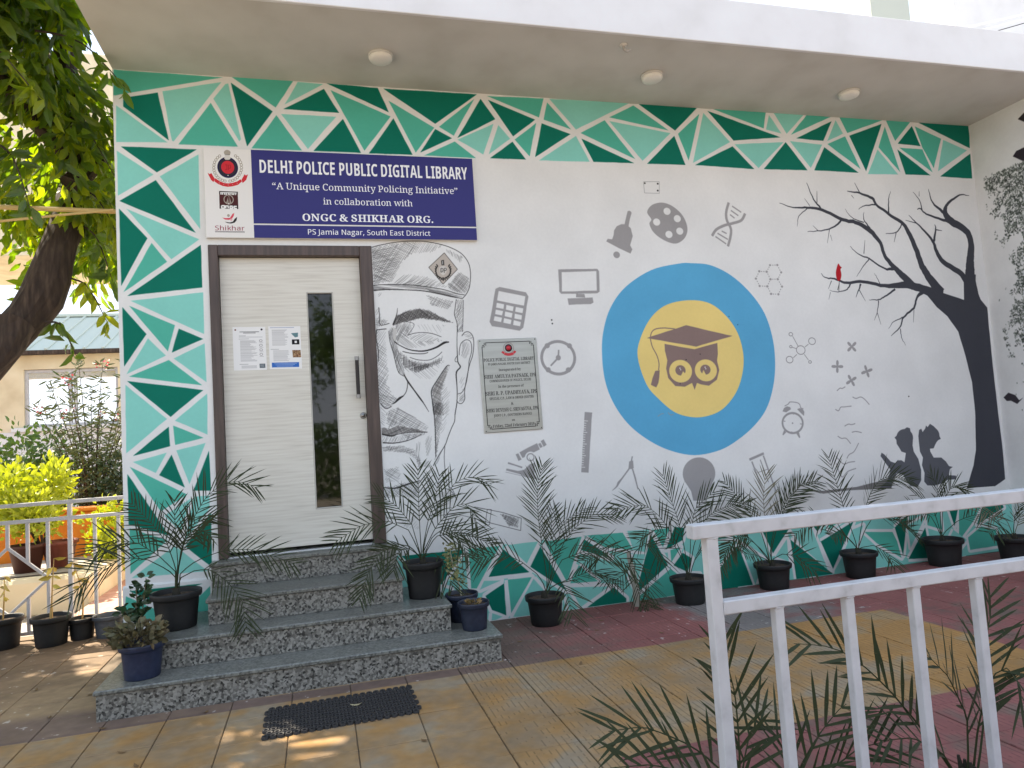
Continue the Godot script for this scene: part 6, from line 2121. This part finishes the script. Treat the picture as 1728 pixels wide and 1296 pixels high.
func _doormat():
	var t := thing("doormat", "black rubber honeycomb doormat lying before the steps", "doormat", Vector3(1.293, 0.0, 1.345))
	t.rotation.y = deg_to_rad(1.5)
	var nx := 21
	var nz := 10
	var px := 0.74 / nx
	var pz := 0.40 / nz
	var st := st_new()
	for iz in nz:
		for ix in nx:
			var c := Vector3((ix + 0.5 - nx / 2.0) * px + (px * 0.25 if iz % 2 == 0 else -px * 0.25), 0.0015, (iz + 0.5 - nz / 2.0) * pz)
			var n := 8
			var rx := px * 0.52
			var rz := pz * 0.56
			for k in n:
				var a := TAU * k / n
				var b := TAU * (k + 1) / n
				var o0 := c + Vector3(cos(a) * rx, 0, sin(a) * rz)
				var o1 := c + Vector3(cos(b) * rx, 0, sin(b) * rz)
				var up := Vector3(0, 0.0115, 0)
				var t0 := c + Vector3(cos(a) * rx * 0.86, 0, sin(a) * rz * 0.86) + up
				var t1 := c + Vector3(cos(b) * rx * 0.86, 0, sin(b) * rz * 0.86) + up
				var i0 := c + Vector3(cos(a) * rx * 0.50, 0, sin(a) * rz * 0.50) + up * 0.9
				var i1 := c + Vector3(cos(b) * rx * 0.50, 0, sin(b) * rz * 0.50) + up * 0.9
				var j0 := c + Vector3(cos(a) * rx * 0.44, 0, sin(a) * rz * 0.44)
				var j1 := c + Vector3(cos(b) * rx * 0.44, 0, sin(b) * rz * 0.44)
				quad(st, o0, o1, t1, t0)
				quad(st, t0, t1, i1, i0)
				quad(st, i0, i1, j1, j0)
	part(t, "rubber_rings", done(st), mats.rubber)

# ------------------------------------------------------------------ what lies beyond the left railing
func shrub(called: String, label: String, at: Vector3, c: Vector3, r: Vector3, n: int, size: float, m: StandardMaterial3D, wide := 1.3) -> Node3D:
	var t := thing(called, label, "shrub", at)
	var st := st_new()
	for k in 7:
		var a := k * 2.4
		var tip := c + Vector3(cos(a) * r.x * 0.6, r.y * rng.randf_range(-0.2, 0.6), sin(a) * r.z * 0.6)
		var p := curve([Vector3(cos(a) * 0.03, -0.01, sin(a) * 0.03), tip * 0.5 + Vector3(0, 0.05, 0), tip], 6)
		tube(st, p, [0.014, 0.012, 0.01, 0.008, 0.006, 0.003], 5)
	part(t, "stem", done(st), mats.bark)
	var xf := []
	var clumps := []
	for k in 46:
		var d := Vector3(rng.randfn(), rng.randfn(), rng.randfn()).normalized()
		clumps.append(c + d * r * pow(rng.randf(), 0.33))
	for k in n:
		var q: Vector3 = clumps[rng.randi() % clumps.size()]
		var d := Vector3(rng.randfn(), rng.randfn(), rng.randfn())
		var p: Vector3 = q + d * minf(r.x, r.y) * 0.16
		xf.append(leaf_xf(p, d.normalized() + Vector3(0, 0.5, 0), size * rng.randf_range(0.7, 1.2), wide))
	leaf_cloud(t, "crown", xf, m, 0.0)
	return t

func _garden():
	# raised bed with soil, planters in it and an orange wall behind
	var bed := thing("raised_bed", "low beige raised bed with dry soil behind the left railing", "planter")
	bpart(bed, "kerb", Vector3(-5.0, -0.05, -2.62), Vector3(-0.86, 0.30, -2.40), mats.beige, 0.03)
	bpart(bed, "kerb", Vector3(-1.08, -0.05, -4.0), Vector3(-0.86, 0.299, -2.62), mats.beige, 0.03)
	bpart(bed, "soil", Vector3(-5.0, -0.05, -4.0), Vector3(-1.08, 0.26, -2.62), mats.soil, 0.02)
	bpart(bed, "soil_ledge", Vector3(-5.0, 0.2, -4.1), Vector3(-1.1, 0.272, -3.0), mats.concrete, 0.02)
	var ow := thing("orange_wall", "low orange painted garden wall behind planters", "wall")
	bpart(ow, "wall", Vector3(-8.0, -0.05, -4.35), Vector3(-0.55, 0.78, -4.12), mats.orange, 0.02)
	bpart(ow, "coping", Vector3(-8.0, 0.78, -4.38), Vector3(-0.53, 0.82, -4.09), mats.orange, 0.01)
	var path := structure("path", cbox(Vector3(0.84, 0.09, 2.6), 0.01), mats.path, Vector3(-0.44, 0.0, -2.75))
	path.set_meta("kind", "structure")
	var lime := leaf_mat(Color8(150, 160, 48), Color(0.60, 0.62, 0.06))
	var green := leaf_mat(Color8(72, 96, 44), Color(0.16, 0.24, 0.03))
	var darkg := leaf_mat(Color8(48, 66, 36), Color(0.05, 0.08, 0.01))
	for k in 2:
		var x: float = [-1.66, -1.40][k]
		var t := thing("flower_planter", ["dark brown planter tub on bed, left of the pair", "reddish brown planter tub on bed, right of the pair"][k], "planter", Vector3(x, 0.268, -3.2 - 0.1 * k), "planter tubs in the raised bed")
		part(t, "tub", lathe([Vector2(0, 0), Vector2(0.11, 0), Vector2(0.155, 0.24), Vector2(0.175, 0.245), Vector2(0.175, 0.28), Vector2(0.155, 0.28), Vector2(0.15, 0.23)], 24), [flat_mat(Color8(74, 40, 32), 0.7), mats.terracotta][k])
		part(t, "soil", lathe([Vector2(0, 0.245), Vector2(0.151, 0.235)], 20), mats.soil)
	shrub("lime_shrub", "yellow green shrub glowing in sun behind the left railing", Vector3(-1.55, 0.55, -3.25), Vector3(-0.12, 0.42, 0), Vector3(0.40, 0.42, 0.36), 2200, 0.085, lime)
	shrub("lime_shrub", "yellow green shrub low beside the building's left edge", Vector3(-0.95, 0.25, -3.5), Vector3(0.02, 0.30, 0), Vector3(0.26, 0.34, 0.3), 900, 0.08, lime.duplicate())
	shrub("green_shrub", "dark green rounded shrub below the house window", Vector3(-2.35, -0.03, -5.3), Vector3(0, 1.20, 0), Vector3(0.62, 0.62, 0.5), 2600, 0.085, green)
	shrub("green_shrub", "dense dim shrub just left of the teal column", Vector3(-1.25, -0.03, -4.9), Vector3(0.0, 1.0, 0), Vector3(0.36, 0.42, 0.4), 1500, 0.07, darkg)
	# oleander with pink flowers
	var o := thing("oleander", "tall oleander with slender leaves and pink flowers before the house", "shrub", Vector3(-1.55, -0.03, -5.0))
	var xf := []
	var ff := []
	for k in 16:
		var a := k * 2.399
		var hgt := rng.randf_range(1.9, 2.75)
		var tip := Vector3(cos(a) * rng.randf_range(0.1, 0.75), hgt, sin(a) * rng.randf_range(0.1, 0.5))
		var p := curve([Vector3(cos(a) * 0.05, 0, sin(a) * 0.05), tip * Vector3(0.35, 0.55, 0.35), tip], 12)
		var st := st_new()
		tube(st, p, [0.012, 0.012, 0.011, 0.011, 0.010, 0.009, 0.008, 0.007, 0.006, 0.005, 0.004, 0.003], 5)
		part(o, "cane", done(st), mats.bark)
		for j in 110:
			var q: Vector3 = p[4 + rng.randi() % 8]
			var b := rng.randf() * TAU
			xf.append(leaf_xf(q + Vector3(rng.randf_range(-0.06, 0.06), rng.randf_range(-0.08, 0.08), rng.randf_range(-0.06, 0.06)), Vector3(cos(b), rng.randf_range(-0.6, 0.9), sin(b)), rng.randf_range(0.09, 0.15), 0.45))
		for j in 9:
			if k % 2 == 0:
				var b2 := rng.randf() * TAU
				ff.append(leaf_xf(tip + Vector3(rng.randf_range(-0.07, 0.07), rng.randf_range(-0.06, 0.06), rng.randf_range(-0.07, 0.07)), Vector3(cos(b2), rng.randf_range(-0.2, 1.0), sin(b2)), 0.035, 2.0))
	leaf_cloud(o, "foliage", xf, leaf_mat(Color8(92, 104, 66), Color(0.12, 0.16, 0.05)))
	leaf_cloud(o, "flowers", ff, leaf_mat(Color8(214, 90, 108), Color(0.3, 0.08, 0.1)), 0.15)
	# the small house with a ribbed metal roof
	var hs := thing("garden_house", "small house with ribbed pale metal roof and wide window", "house")
	var wm: Material = mats.beige
	part(hs, "front_wall", holed(-9.0, -0.6, -0.05, 3.30, -3.68, -2.20, 2.00, 3.02, -9.2, -9.0, 4.0, 4.0), wm)
	part(hs, "back_wall", holed(-9.0, -0.6, -0.05, 3.30, -6.6, -2.2, 1.4, 3.15, -11.9, -11.7, 4.0, 4.0), wm)
	bpart(hs, "lower_band", Vector3(-9.0, -0.05, -9.0), Vector3(-0.6, 1.93, -8.97), mats.fascia, 0.004)
	bpart(hs, "sill", Vector3(-3.85, 1.93, -9.0), Vector3(-0.6, 2.0, -8.9), mats.fascia, 0.006)
	var win := Node3D.new()
	win.name = "window"
	hs.add_child(win)
	for x in [-3.66, -2.98, -2.90, -2.22]:
		bpart(win, "mullion", Vector3(x - 0.025, 2.0, -9.12), Vector3(x + 0.025, 3.02, -9.04), mats.white_paint)
	for y in [2.03, 2.99]:
		bpart(win, "rail", Vector3(-3.68, y - 0.025, -9.119), Vector3(-2.20, y + 0.025, -9.041), mats.white_paint)
	var wg := flat_mat(Color(0.85, 0.88, 0.9, 0.12), 0.02)
	wg.transparency = BaseMaterial3D.TRANSPARENCY_ALPHA
	bpart(win, "pane", Vector3(-3.63, 2.05, -9.085), Vector3(-2.99, 2.97, -9.08), wg, 0.001)
	bpart(win, "pane", Vector3(-2.89, 2.05, -9.085), Vector3(-2.24, 2.97, -9.08), wg, 0.001)
	var roofm := flat_mat(Color8(192, 198, 186), 0.75)
	var rf := Node3D.new()
	rf.name = "roof"
	hs.add_child(rf)
	var ang := atan2(0.95, 2.2)
	var rb := Basis(Vector3.RIGHT, ang)
	part(rf, "roof_sheet", cbox(Vector3(9.0, 0.02, 2.55), 0.003), roofm, Vector3(-4.9, 3.84, -10.05), rb)
	for k in 30:
		part(rf, "roof_rib", cbox(Vector3(0.05, 0.035, 2.55), 0.008), roofm, Vector3(-9.3 + k * 0.3, 3.862, -10.05), rb)
	bpart(rf, "gutter", Vector3(-9.4, 3.26, -8.93), Vector3(-0.4, 3.34, -8.84), mats.bark, 0.01)
	bpart(rf, "ridge", Vector3(-9.4, 4.34, -11.28), Vector3(-0.4, 4.40, -11.12), roofm, 0.01)
	# beige upper storey standing on columns farther off
	var fb := thing("far_building", "beige upper storey of a building glimpsed behind the tree", "building")
	bpart(fb, "upper_wall", Vector3(-14.0, 6.1, -16.0), Vector3(1.0, 11.0, -13.0), mats.beige, 0.02)
	for x in [-12.0, -8.0, 0.2]:
		bpart(fb, "column", Vector3(x - 0.25, -0.05, -15.5), Vector3(x + 0.25, 6.1, -15.0), mats.beige, 0.02)
	# two bamboo poles tied against the corner of the building
	for k in 2:
		var bp := thing("bamboo_pole", ["upper pale bamboo pole reaching from tree to building edge", "lower thin bamboo pole beside the upper one"][k], "pole", Vector3.ZERO, "poles left of the building")
		var s2 := st_new()
		var a: Vector3 = [Vector3(-3.2, 3.24, -0.55), Vector3(-3.2, 2.72, -0.42)][k]
		var e: Vector3 = [Vector3(0.02, 3.115, -0.4), Vector3(-0.10, 3.118, -0.36)][k]
		tube(s2, [a, a.lerp(e, 0.5), e], [0.019, 0.018, 0.017] if k == 0 else [0.010, 0.010, 0.009], 8)
		part(bp, "pole", done(s2), flat_mat(Color8(206, 176, 118), 0.6))

# ------------------------------------------------------------------ the big tree on the left
func _tree():
	var t := thing("shade_tree", "leaning dark trunked tree with drooping leaves left of the building", "tree")
	var st := st_new()
	var p := curve([Vector3(-2.15, -0.06, -0.15), Vector3(-1.75, 0.9, -0.35), Vector3(-1.25, 1.75, -0.5), Vector3(-0.92, 2.16, -0.56), Vector3(-0.66, 2.50, -0.6), Vector3(-0.55, 2.9, -0.66), Vector3(-0.50, 3.3, -0.85), Vector3(-0.62, 3.9, -1.2), Vector3(-1.0, 5.2, -1.3)], 40)
	var rad := []
	for i in 40:
		rad.append(lerpf(0.225, 0.065, pow(i / 39.0, 0.85)) + 0.012 * sin(i * 1.3))
	tube(st, p, rad, 22, 0.07)
	part(t, "trunk", done(st), mats.bark)
	st = st_new()
	tube(st, curve([Vector3(-0.80, 2.32, -0.5), Vector3(-0.82, 2.14, -0.42), Vector3(-0.90, 1.93, -0.38)], 7), [0.15, 0.135, 0.12, 0.10, 0.07, 0.045, 0.012], 12, 0.12)
	part(t, "broken_limb", done(st), mats.bark)
	for b in [[Vector3(-0.47, 3.6, -0.72), Vector3(-1.1, 4.4, -0.9), Vector3(-2.3, 4.9, -1.4)], [Vector3(-0.48, 3.9, -0.8), Vector3(-0.4, 4.9, -0.5), Vector3(0.2, 6.3, -0.4)], [Vector3(-0.55, 4.3, -0.9), Vector3(-1.4, 5.2, -1.6), Vector3(-2.6, 5.8, -2.2)], [Vector3(-0.5, 3.7, -0.75), Vector3(-1.0, 4.2, 0.1), Vector3(-1.6, 4.6, 1.0)], [Vector3(-0.46, 3.4, -0.68), Vector3(-0.25, 3.75, -0.9), Vector3(-0.12, 3.9, -1.3)]]:
		st = st_new()
		tube(st, curve(b, 9), [0.09, 0.08, 0.07, 0.06, 0.05, 0.045, 0.04, 0.03, 0.015], 8, 0.06)
		part(t, "limb", done(st), mats.bark)
	var lobes := [
		[Vector3(-2.5, 4.3, -1.65), Vector3(1.1, 0.8, 0.85), 7000],
		[Vector3(-3.2, 5.3, -2.2), Vector3(1.2, 1.0, 1.0), 7500], [Vector3(-0.52, 3.95, -0.7), Vector3(0.35, 0.4, 0.3), 420],
		[Vector3(-3.1, 4.7, -3.0), Vector3(0.9, 0.8, 0.7), 4800],
		[Vector3(-1.0, 6.3, -0.8), Vector3(2.0, 1.3, 1.5), 14000],
		[Vector3(-2.3, 6.1, -0.55), Vector3(1.4, 0.9, 1.2), 9000],
		[Vector3(0.7, 7.2, -0.6), Vector3(2.0, 1.3, 1.6), 7000],
		[Vector3(-1.75, 4.6, 0.6), Vector3(1.2, 0.8, 1.2), 5200],
		[Vector3(-3.3, 4.2, 0.3), Vector3(1.6, 1.4, 1.6), 5600],
		[Vector3(-0.95, 4.62, 0.15), Vector3(0.85, 0.48, 0.7), 4600],
		[Vector3(-0.75, 4.0, -0.1), Vector3(0.5, 0.25, 0.5), 300],
		[Vector3(-0.75, 3.75, -1.75), Vector3(0.6, 0.5, 0.45), 1200],
		[Vector3(-0.35, 3.25, -0.8), Vector3(0.22, 0.35, 0.3), 260],
		[Vector3(-1.05, 3.45, -1.0), Vector3(0.3, 0.25, 0.4), 160], [Vector3(-0.45, 3.55, -0.45), Vector3(0.28, 0.22, 0.2), 160],
		[Vector3(-0.75, 3.35, -2.1), Vector3(0.5, 0.4, 0.4), 520],
	]
	# chinks through which the sun reaches the paving and the railing's foot
	var to_sun := Vector3(-0.40, 0.766, -0.50).normalized()
	var chinks := [[Vector3(0.69, 0, 1.18), 0.08], [Vector3(0.72, 0, 1.48), 0.06], [Vector3(0.93, 0, 1.56), 0.05], [Vector3(1.22, 0, 1.78), 0.12], [Vector3(-0.30, 0, -0.40), 0.15], [Vector3(-0.20, 0, -0.06), 0.14], [Vector3(-0.52, 0, -0.12), 0.08], [Vector3(0.33, 0.316, 0.60), 0.08]]
	var xf := []
	for l in lobes:
		var c: Vector3 = l[0]
		var r: Vector3 = l[1]
		var sprays := []
		for k in int(l[2] / 22.0):
			var d := Vector3(rng.randfn(), rng.randfn(), rng.randfn()).normalized()
			sprays.append(c + d * r * pow(rng.randf(), 0.4))
		for k in l[2]:
			var q: Vector3 = sprays[rng.randi() % sprays.size()]
			var o := Vector3(rng.randfn(), rng.randfn() * 0.7, rng.randfn()) * 0.11
			var shut := true
			for ch in chinks:
				if (q + o - ch[0]).cross(to_sun).length() < ch[1]:
					shut = false
			if not shut:
				continue
			if (q + o).x > -0.02 and (q + o).y < 4.45 and (q + o).z < 1.05:
				continue
			xf.append(leaf_xf(q + o, Vector3(o.x * 4.0, -0.75 + rng.randf_range(-0.5, 0.5), o.z * 4.0), rng.randf_range(0.12, 0.19), 0.9))
	var leaves := [leaf_mat(Color8(56, 74, 28), Color(0.62, 0.74, 0.04), 0.4), leaf_mat(Color8(66, 84, 32), Color(0.78, 0.84, 0.05), 0.4), leaf_mat(Color8(48, 64, 28), Color(0.50, 0.64, 0.04), 0.45)]
	for k in 3:
		var some := []
		for i in xf.size():
			if i % 3 == k:
				some.append(xf[i])
		leaf_cloud(t, "crown", some, leaves[k], 0.0)
	# hanging sprays one can tell apart
	var hang := [
		[Vector3(-0.42, 4.15, 0.1), Vector3(0.10, 3.80, 0.12), 16], [Vector3(-0.9, 4.1, 0.2), Vector3(-0.35, 3.62, 0.25), 26], [Vector3(-1.3, 4.1, 0.3), Vector3(-0.75, 3.7, 0.35), 30],
		[Vector3(-0.5, 3.9, -0.5), Vector3(-0.08, 3.35, -0.35), 26], [Vector3(-0.45, 3.4, -0.7), Vector3(-0.1, 2.95, -0.5), 26], [Vector3(-0.4, 3.1, -0.7), Vector3(-0.14, 2.62, -0.45), 20],
		[Vector3(-1.0, 3.6, -0.4), Vector3(-0.85, 3.0, -0.2), 22], [Vector3(-1.1, 3.4, -0.3), Vector3(-1.0, 2.7, -0.1), 22], [Vector3(-0.75, 3.5, -0.2), Vector3(-0.5, 3.0, 0.0), 22],
		[Vector3(-0.75, 3.0, -1.0), Vector3(-0.85, 2.55, -0.9), 16], [Vector3(-0.5, 2.7, -0.62), Vector3(-0.22, 2.35, -0.6), 16], [Vector3(-0.62, 2.35, -0.55), Vector3(-0.40, 2.10, -0.5), 12], [Vector3(-1.15, 2.3, -0.3), Vector3(-0.98, 1.85, -0.2), 12]]
	for h in hang:
		var node := Node3D.new()
		node.name = "hanging_spray"
		t.add_child(node, true)
		var c := curve([h[0], h[0].lerp(h[1], 0.5) + Vector3(0, 0.12, 0), h[1]], 10)
		st = st_new()
		tube(st, c, [0.009, 0.008, 0.007, 0.006, 0.005, 0.005, 0.004, 0.004, 0.003, 0.002], 5)
		part(node, "twig", done(st), mats.bark)
		var hx := []
		for k in h[2]:
			var q: Vector3 = c[2 + rng.randi() % 8]
			hx.append(leaf_xf(q + Vector3(rng.randf_range(-0.02, 0.02), rng.randf_range(-0.02, 0.02), rng.randf_range(-0.02, 0.02)), Vector3(rng.randf_range(-0.9, 0.9), rng.randf_range(-1.3, 0.1), rng.randf_range(-0.7, 0.7)), rng.randf_range(0.11, 0.17), 0.95))
		leaf_cloud(node, "leaves", hx, leaves[hang.find(h) % 3], 0.0)

func _litter():
	var m := leaf_mat(Color8(104, 78, 48), Color(0.02, 0.02, 0.0), 0.8)
	var spots := [[0.155, 1.05], [-0.08, 0.42], [-0.20, 0.72], [0.62, 1.02], [0.33, 1.42], [0.42, 1.62], [2.62, 1.22], [3.30, 0.85], [2.95, 0.60], [1.62, 1.85], [2.45, 0.62], [3.1, 0.42], [-0.45, 0.2]]
	for s in spots:
		var o := part(self, numbered("fallen_leaf"), leaf_shape(), m, Vector3(s[0], 0.006, s[1]), Basis(Vector3.UP, rng.randf() * TAU) * Basis(Vector3.RIGHT, PI / 2) * Basis.from_scale(Vector3(0.05, 0.045, 0.05)))
		tag(o, "small dry brown leaf lying on the paving", "leaf", "dry leaves on the paving")
	var l := part(self, numbered("fallen_leaf"), leaf_shape(), leaf_mat(Color8(150, 138, 108), Color(0.02, 0.02, 0.0), 0.8), Vector3(1.33, 0.0165, 1.30), Basis(Vector3.UP, 1.2) * Basis(Vector3.RIGHT, PI / 2) * Basis.from_scale(Vector3(0.075, 0.07, 0.075)))
	tag(l, "pale dry leaf lying on the black doormat", "leaf")

# ------------------------------------------------------------------ what the door glass mirrors, across the court behind the viewer
func _across_the_court():
	var m := leaf_mat(Color8(62, 82, 34), Color(0.40, 0.50, 0.03), 0.45)
	var hd := thing("clipped_hedge", "long clipped green hedge across the court, opposite the library", "hedge", Vector3(0, -0.04, 14.5))
	var hs := st_new()
	var hx := []
	for i in 22:
		tube(hs, [Vector3(-10.0 + i, 0, 0), Vector3(-9.9 + i, 0.8, 0.05), Vector3(-10.05 + i, 1.6, 0)], [0.03, 0.025, 0.012], 5)
	part(hd, "stem", done(hs), mats.bark)
	for i in 26000:
		hx.append(leaf_xf(Vector3(rng.randf_range(-10.5, 11.5), rng.randf_range(0.02, 2.0), rng.randf_range(-0.55, 0.55)), Vector3(rng.randfn(), rng.randfn() + 0.3, rng.randfn()), rng.randf_range(0.10, 0.16), 1.4))
	leaf_cloud(hd, "foliage", hx, m, 0.0)
	for k in 3:
		var at: Vector3 = [Vector3(-3.0, -0.05, 12.4), Vector3(2.6, -0.05, 12.9), Vector3(8.0, -0.05, 12.2)][k]
		var t := thing("garden_tree", ["leafy tree by the wall opposite, left of three", "leafy tree by the wall opposite, middle of three", "leafy tree by the wall opposite, right of three"][k], "tree", at, "trees across the court")
		var st := st_new()
		tube(st, curve([Vector3.ZERO, Vector3(0.1, 1.2, 0), Vector3(-0.05, 2.6, 0.1), Vector3(0.1, 4.0, 0)], 10), [0.17, 0.15, 0.14, 0.13, 0.12, 0.11, 0.09, 0.08, 0.06, 0.04], 10, 0.06)
		part(t, "trunk", done(st), mats.bark)
		var xf := []
		var clumps := []
		for i in 70:
			clumps.append(Vector3(0, 3.6, 0) + Vector3(rng.randfn(), rng.randfn(), rng.randfn()).normalized() * Vector3(1.9, 1.5, 1.6) * pow(rng.randf(), 0.4))
		for i in 5200:
			var q: Vector3 = clumps[rng.randi() % clumps.size()]
			var d := Vector3(rng.randfn(), rng.randfn(), rng.randfn())
			xf.append(leaf_xf(q + d * 0.2, d + Vector3(0, -0.6, 0), rng.randf_range(0.13, 0.2), 1.0))
		leaf_cloud(t, "crown", xf, m, 0.0)
